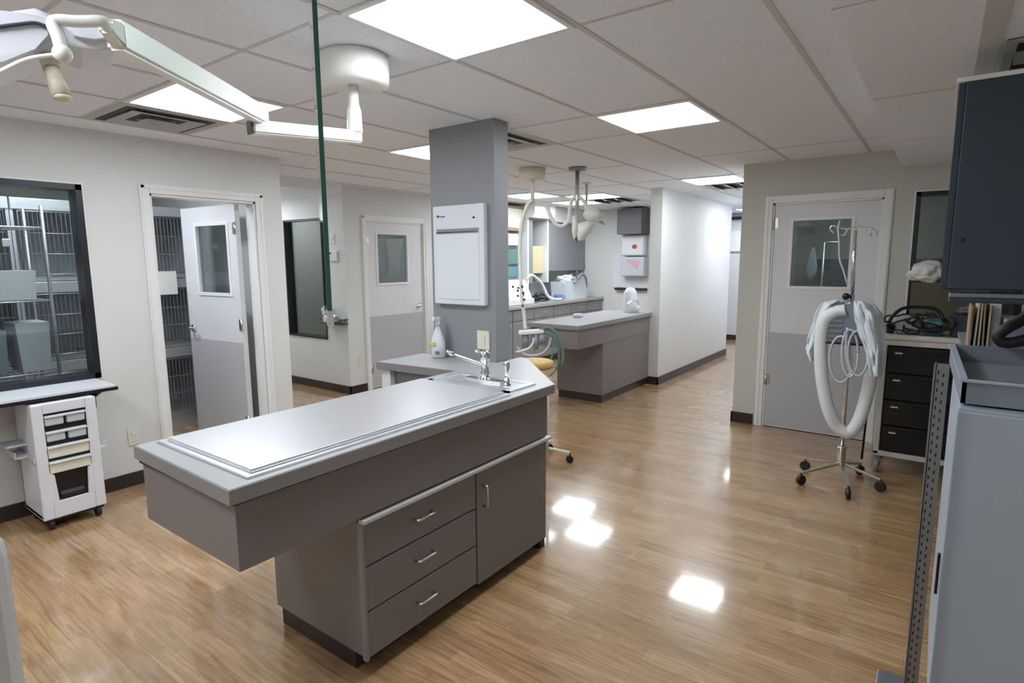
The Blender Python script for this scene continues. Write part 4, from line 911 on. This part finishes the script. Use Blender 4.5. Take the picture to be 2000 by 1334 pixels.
for y in (ya+.04, yb-.03):
    for x in (CX+.03, CX+.41):
        m_ = MB(); m_.cyl((x, y-.013, .05), (x, y+.013, .05), .05, seg=18); m_.box((x-.018, y-.018, .05), (x+.018, y+.018, .13), .003); m_.build('caster', boxm, bc_)
m_ = MB(); m_.cyl((4.80, .36, .10), (4.81, .34, 1.0), .008, seg=8); m_.build('side_pole', rubber, bc_)
# device with cables on the cart
dv = root('monitor_unit', (5.0, .1, 1.02), 'grey and teal bag-like monitor wrapped in black cables on top of the cart', 'device')
m_ = MB(); m_.box((4.93, .03, 1.022), (5.15, .235, 1.15), .03, 3); m_.build('unit_body', greyp, dv)
m_ = MB(); m_.box((4.925, -.045, 1.022), (5.14, .055, 1.13), .02, 3); m_.build('teal_pack', teal, dv)
random.seed(4)
for k in range(9):
    c = (random.uniform(-.02, .2), random.uniform(1.07, 1.13)); ra, rb = random.uniform(.05, .13), random.uniform(.03, .06); ph = random.uniform(0, 6)
    m_ = MB(); m_.tube([(4.90-random.uniform(0, .02), c[0]+ra*math.cos(a*math.pi/6+ph), max(1.032, c[1]+rb*math.sin(a*math.pi/6+ph)+.01*random.uniform(-1, 1))) for a in range(11)], .0065, 6, 5); m_.build('black_cable', blackp, dv)
m_ = MB(); m_.tube([(4.95, .25, 1.03), (4.92, .27, 1.06), (4.93, .26, 1.13), (4.95, .20, 1.20), (4.97, .1, 1.215), (4.97, .0, 1.20), (4.95, -.05, 1.12)], .012, 8); m_.box((4.93, .235, 1.022), (5.0, .285, 1.09), .01); m_.build('thick_black_hose', blackp, dv)
m_ = MB(); m_.box((4.92, -.40, 1.022), (5.2, -.085, 1.17), .012); tag(m_.build('control_unit', navy, loc=(5.05, -.2, 1.02)), 'dark box unit on the cart beside the cable-wrapped monitor', 'device')
m_ = MB(); m_.lump((5.0, -.18, 1.20), (.06, .06, .025), 3, .3); tag(m_.build('cable_heap', mat('dusky_cable', (120, 104, 112), .5), loc=(5, -.16, 1.17)), 'small dusky cable heap lying on the dark box unit', 'heap')
m_ = MB(); m_.box((5.38, -.3, 1.03), (5.62, .17, 1.37), .005); m_.box((5.37, -.31, 0.9), (5.63, .18, 1.03)); tag(m_.build('storage_carton', brown, loc=(5.5, 0, .9)), 'dull brown carton standing behind the cart under the right window', 'carton')
m_ = MB(); m_.lump((5.46, .09, 1.455), (.075, .11, .08), 11, .2, 4, 1.6); tag(m_.build('tissue_bag', paper, loc=(5.46, .1, 1.37)), 'white torn bag of tissue on the brown carton below the right window', 'bag')

# dark wall cabinet
dc = root('wall_cabinet', (2.75, -.3, 1.44), 'dark blue-grey wall cabinet in the upper right corner of the photo', 'cabinet')
m_ = MB(); m_.box((2.60, -.648, 1.445), (2.98, -.002, 2.155)); m_.build('cabinet_body', navy, dc)
m_ = MB(); m_.box((2.575, -.655+.01, 2.15), (2.985, .006, 2.165), .002); m_.build('top_trim', whitet, dc)
m_ = MB(); m_.box((2.592, -.02, 1.448), (2.60, -.003, 2.15)); m_.build('edge_stile', navy, dc)
for y0, y1 in ((-.33, -.022), (-.646, -.333)):
    d = MB(); d.box((2.582, y0, 1.45), (2.60, y1, 2.148), .003); d = d.build('door', navy, dc)
    m_ = MB(); m_.ball((2.578, y1-.03 if y0 > -.34 else y0+.03, 1.62), .006); m_.build('knob', blackp, d)
ul = root('under_cabinet_light', (2.7, -.3, 1.42), 'slim metal strip light under the dark wall cabinet', 'light fixture')
m_ = MB(); m_.box((2.60, -.60, 1.418), (2.66, -.03, 1.436), .004); m_.build('metal_housing', steelg, ul)
m_ = MB(); m_.box((2.60, -.60, 1.40), (2.74, -.03, 1.418), .004); m_.build('lens', navy, ul)

# bench and things behind the grey tray
bn = root('shelf_unit', (3.6, -.38, 0), 'grey steel bench under the dark wall cabinet holding folders', 'shelf')
m_ = MB(); m_.box((3.08, -.645, 1.10), (4.3, -.11, 1.125), .003); m_.build('top_shelf', boxm, bn)
m_ = MB(); m_.box((3.08, -.645, .45), (4.3, -.11, .47), .003); m_.build('lower_shelf', boxm, bn)
for x in (3.1, 4.26):
    for y in (-.62, -.14):
        m_ = MB(); m_.box((x-.015, y-.015, 0), (x+.015, y+.015, 1.10)); m_.build('leg', steelg, bn)
for k, (y, ti, mm, hh, lab) in enumerate(((-.130, 0, woodf, .21, 'tan folder, leftmost of the upright folders on the bench'), (-.149, 1.5, beige, .235, 'wide manila folder second from the left on the bench'), (-.165, 0, beige, .225, 'straight manila folder in the middle of the upright folders'), (-.181, -1.5, woodf, .23, 'tan folder right of the middle manila one'), (-.196, 0, beige, .22, 'manila folder beside the white container, rightmost of the folders'))):
    m_ = MB(); M_ = Matrix.Translation((3.40, y, 1.126)) @ Matrix.Rotation(R_(ti), 4, 'X'); m_.box((-.02, -.0035, 0), (.25, .0035, hh), M=M_)
    tag(m_.build('file_folder', mm, loc=(3.4, y, 1.126)), lab, 'folder', 'upright file folders on the grey bench')
m_ = MB(); m_.box((3.42, -.236, 1.126), (3.62, -.204, 1.36), .004); tag(m_.build('white_container', paper, loc=(3.5, -.22, 1.126)), 'narrow white container standing right of the file folders', 'container')
m_ = MB(); m_.box((3.30, -.40, 1.126), (3.55, -.245, 1.29), .006); tag(m_.build('grey_case', boxm, loc=(3.42, -.32, 1.126)), 'slate grey case right of the white container', 'case')
m_ = MB(); P = [onx(x, y, 2.95) for x, y in ((2030, 600), (1995, 625), (1965, 642), (1950, 655), (1958, 668), (1985, 668), (2030, 655))]
m_.tube(P, .022, 10); tag(m_.build('black_strap', rubber, loc=(2.95, -.3, 1.15)), 'thick black padded strap looped at the right edge above the grey tray', 'strap')
# grey tray on the cabinet
tr = root('plastic_tray', (2.5, -.35, 1.12), 'deep slate grey plastic tray resting on the pale cabinet at the right edge', 'tray')
x0, x1, z0, z1 = 2.17, 3.02, 1.125, 1.20; y1 = -.078; y0 = -.60; t = .012
m_ = MB(); m_.box((x0+.01, y0, z0), (x1, y1-.008, z0+.01)); m_.build('tray_floor', boxm, tr)
m_ = MB()
m_.box((x0, y0, z0), (x0+t, y1, z1)); m_.box((x1-t, y0, z0), (x1, y1+.02, z1)); m_.prism([(x0, y1), (x1, y1+.02), (x1, y1+.02-t), (x0, y1-t)], z0, z1); m_.box((x0, y0-t, z0), (x1, y0, z1)); m_.build('tray_wall', boxm, tr)
m_ = MB(); m_.box((x0-.008, y0, z1-.010), (x0+.012, y1+.004, z1), .003); m_.prism([(x0-.006, y1+.006), (x1, y1+.026), (x1, y1+.006), (x0-.006, y1-.012)], z1-.006, z1+.002); m_.build('tray_rim', applm, tr)
# pale cabinet
pc = root('refrigerator', (2.4, -.35, 0), 'pale blue-grey metal cabinet filling the lower right corner of the photo', 'cabinet')
m_ = MB(); m_.box((2.13, -.62, .04), (2.95, -.074, 1.118), .006); m_.build('cabinet_body', applm, pc)
m_ = MB(); m_.box((2.105, -.62, .05), (2.128, -.0715, 1.112), .004); m_.build('door', applm, pc)
m_ = MB(); m_.box((2.14, -.60, .0), (2.9, -.10, .04)); m_.build('plinth', rubber, pc)
m_ = MB(); m_.box((2.108, -.068, .53), (2.125, -.060, .66), .002); m_.build('side_latch', blackp, pc)
# slotted upright
up = root('slotted_upright', (2.03, -.03, 0), 'tall perforated grey steel upright standing left of the pale cabinet', 'upright')
m_ = MB(); m_.box((2.02, -.040, .03), (2.024, -.006, 1.262)); m_.box((2.02, -.012, .03), (2.05, -.008, 1.262)); m_.box((2.018, -.0415, .03), (2.022, -.037, 1.262)); m_.box((2.018, -.010, .03), (2.022, -.0055, 1.262)); m_.build('angle_post', steelg, up)
m_ = MB(); z = .08
while z < 1.24:
    m_.box((2.0185, -.031, z), (2.0205, -.0275, z+.010)); m_.box((2.0185, -.019, z+.008), (2.0205, -.0155, z+.018)); z += .026
m_.build('slot_row', blackp, up)
m_ = MB(); m_.box((1.93, -.06, 0), (2.40, .075, .035), .004); m_.build('base_plate', steelg, up)

# pale rounded post right beside the viewpoint
m_ = MB(); m_.box((.02, .585, 0), (.1155, .75, 1.352), .03, 5)
tag(m_.build('door_edge', whitep, loc=(.06, .66, 0)), 'pale rounded upright edge cut off at the lower left corner of the photo', 'post')
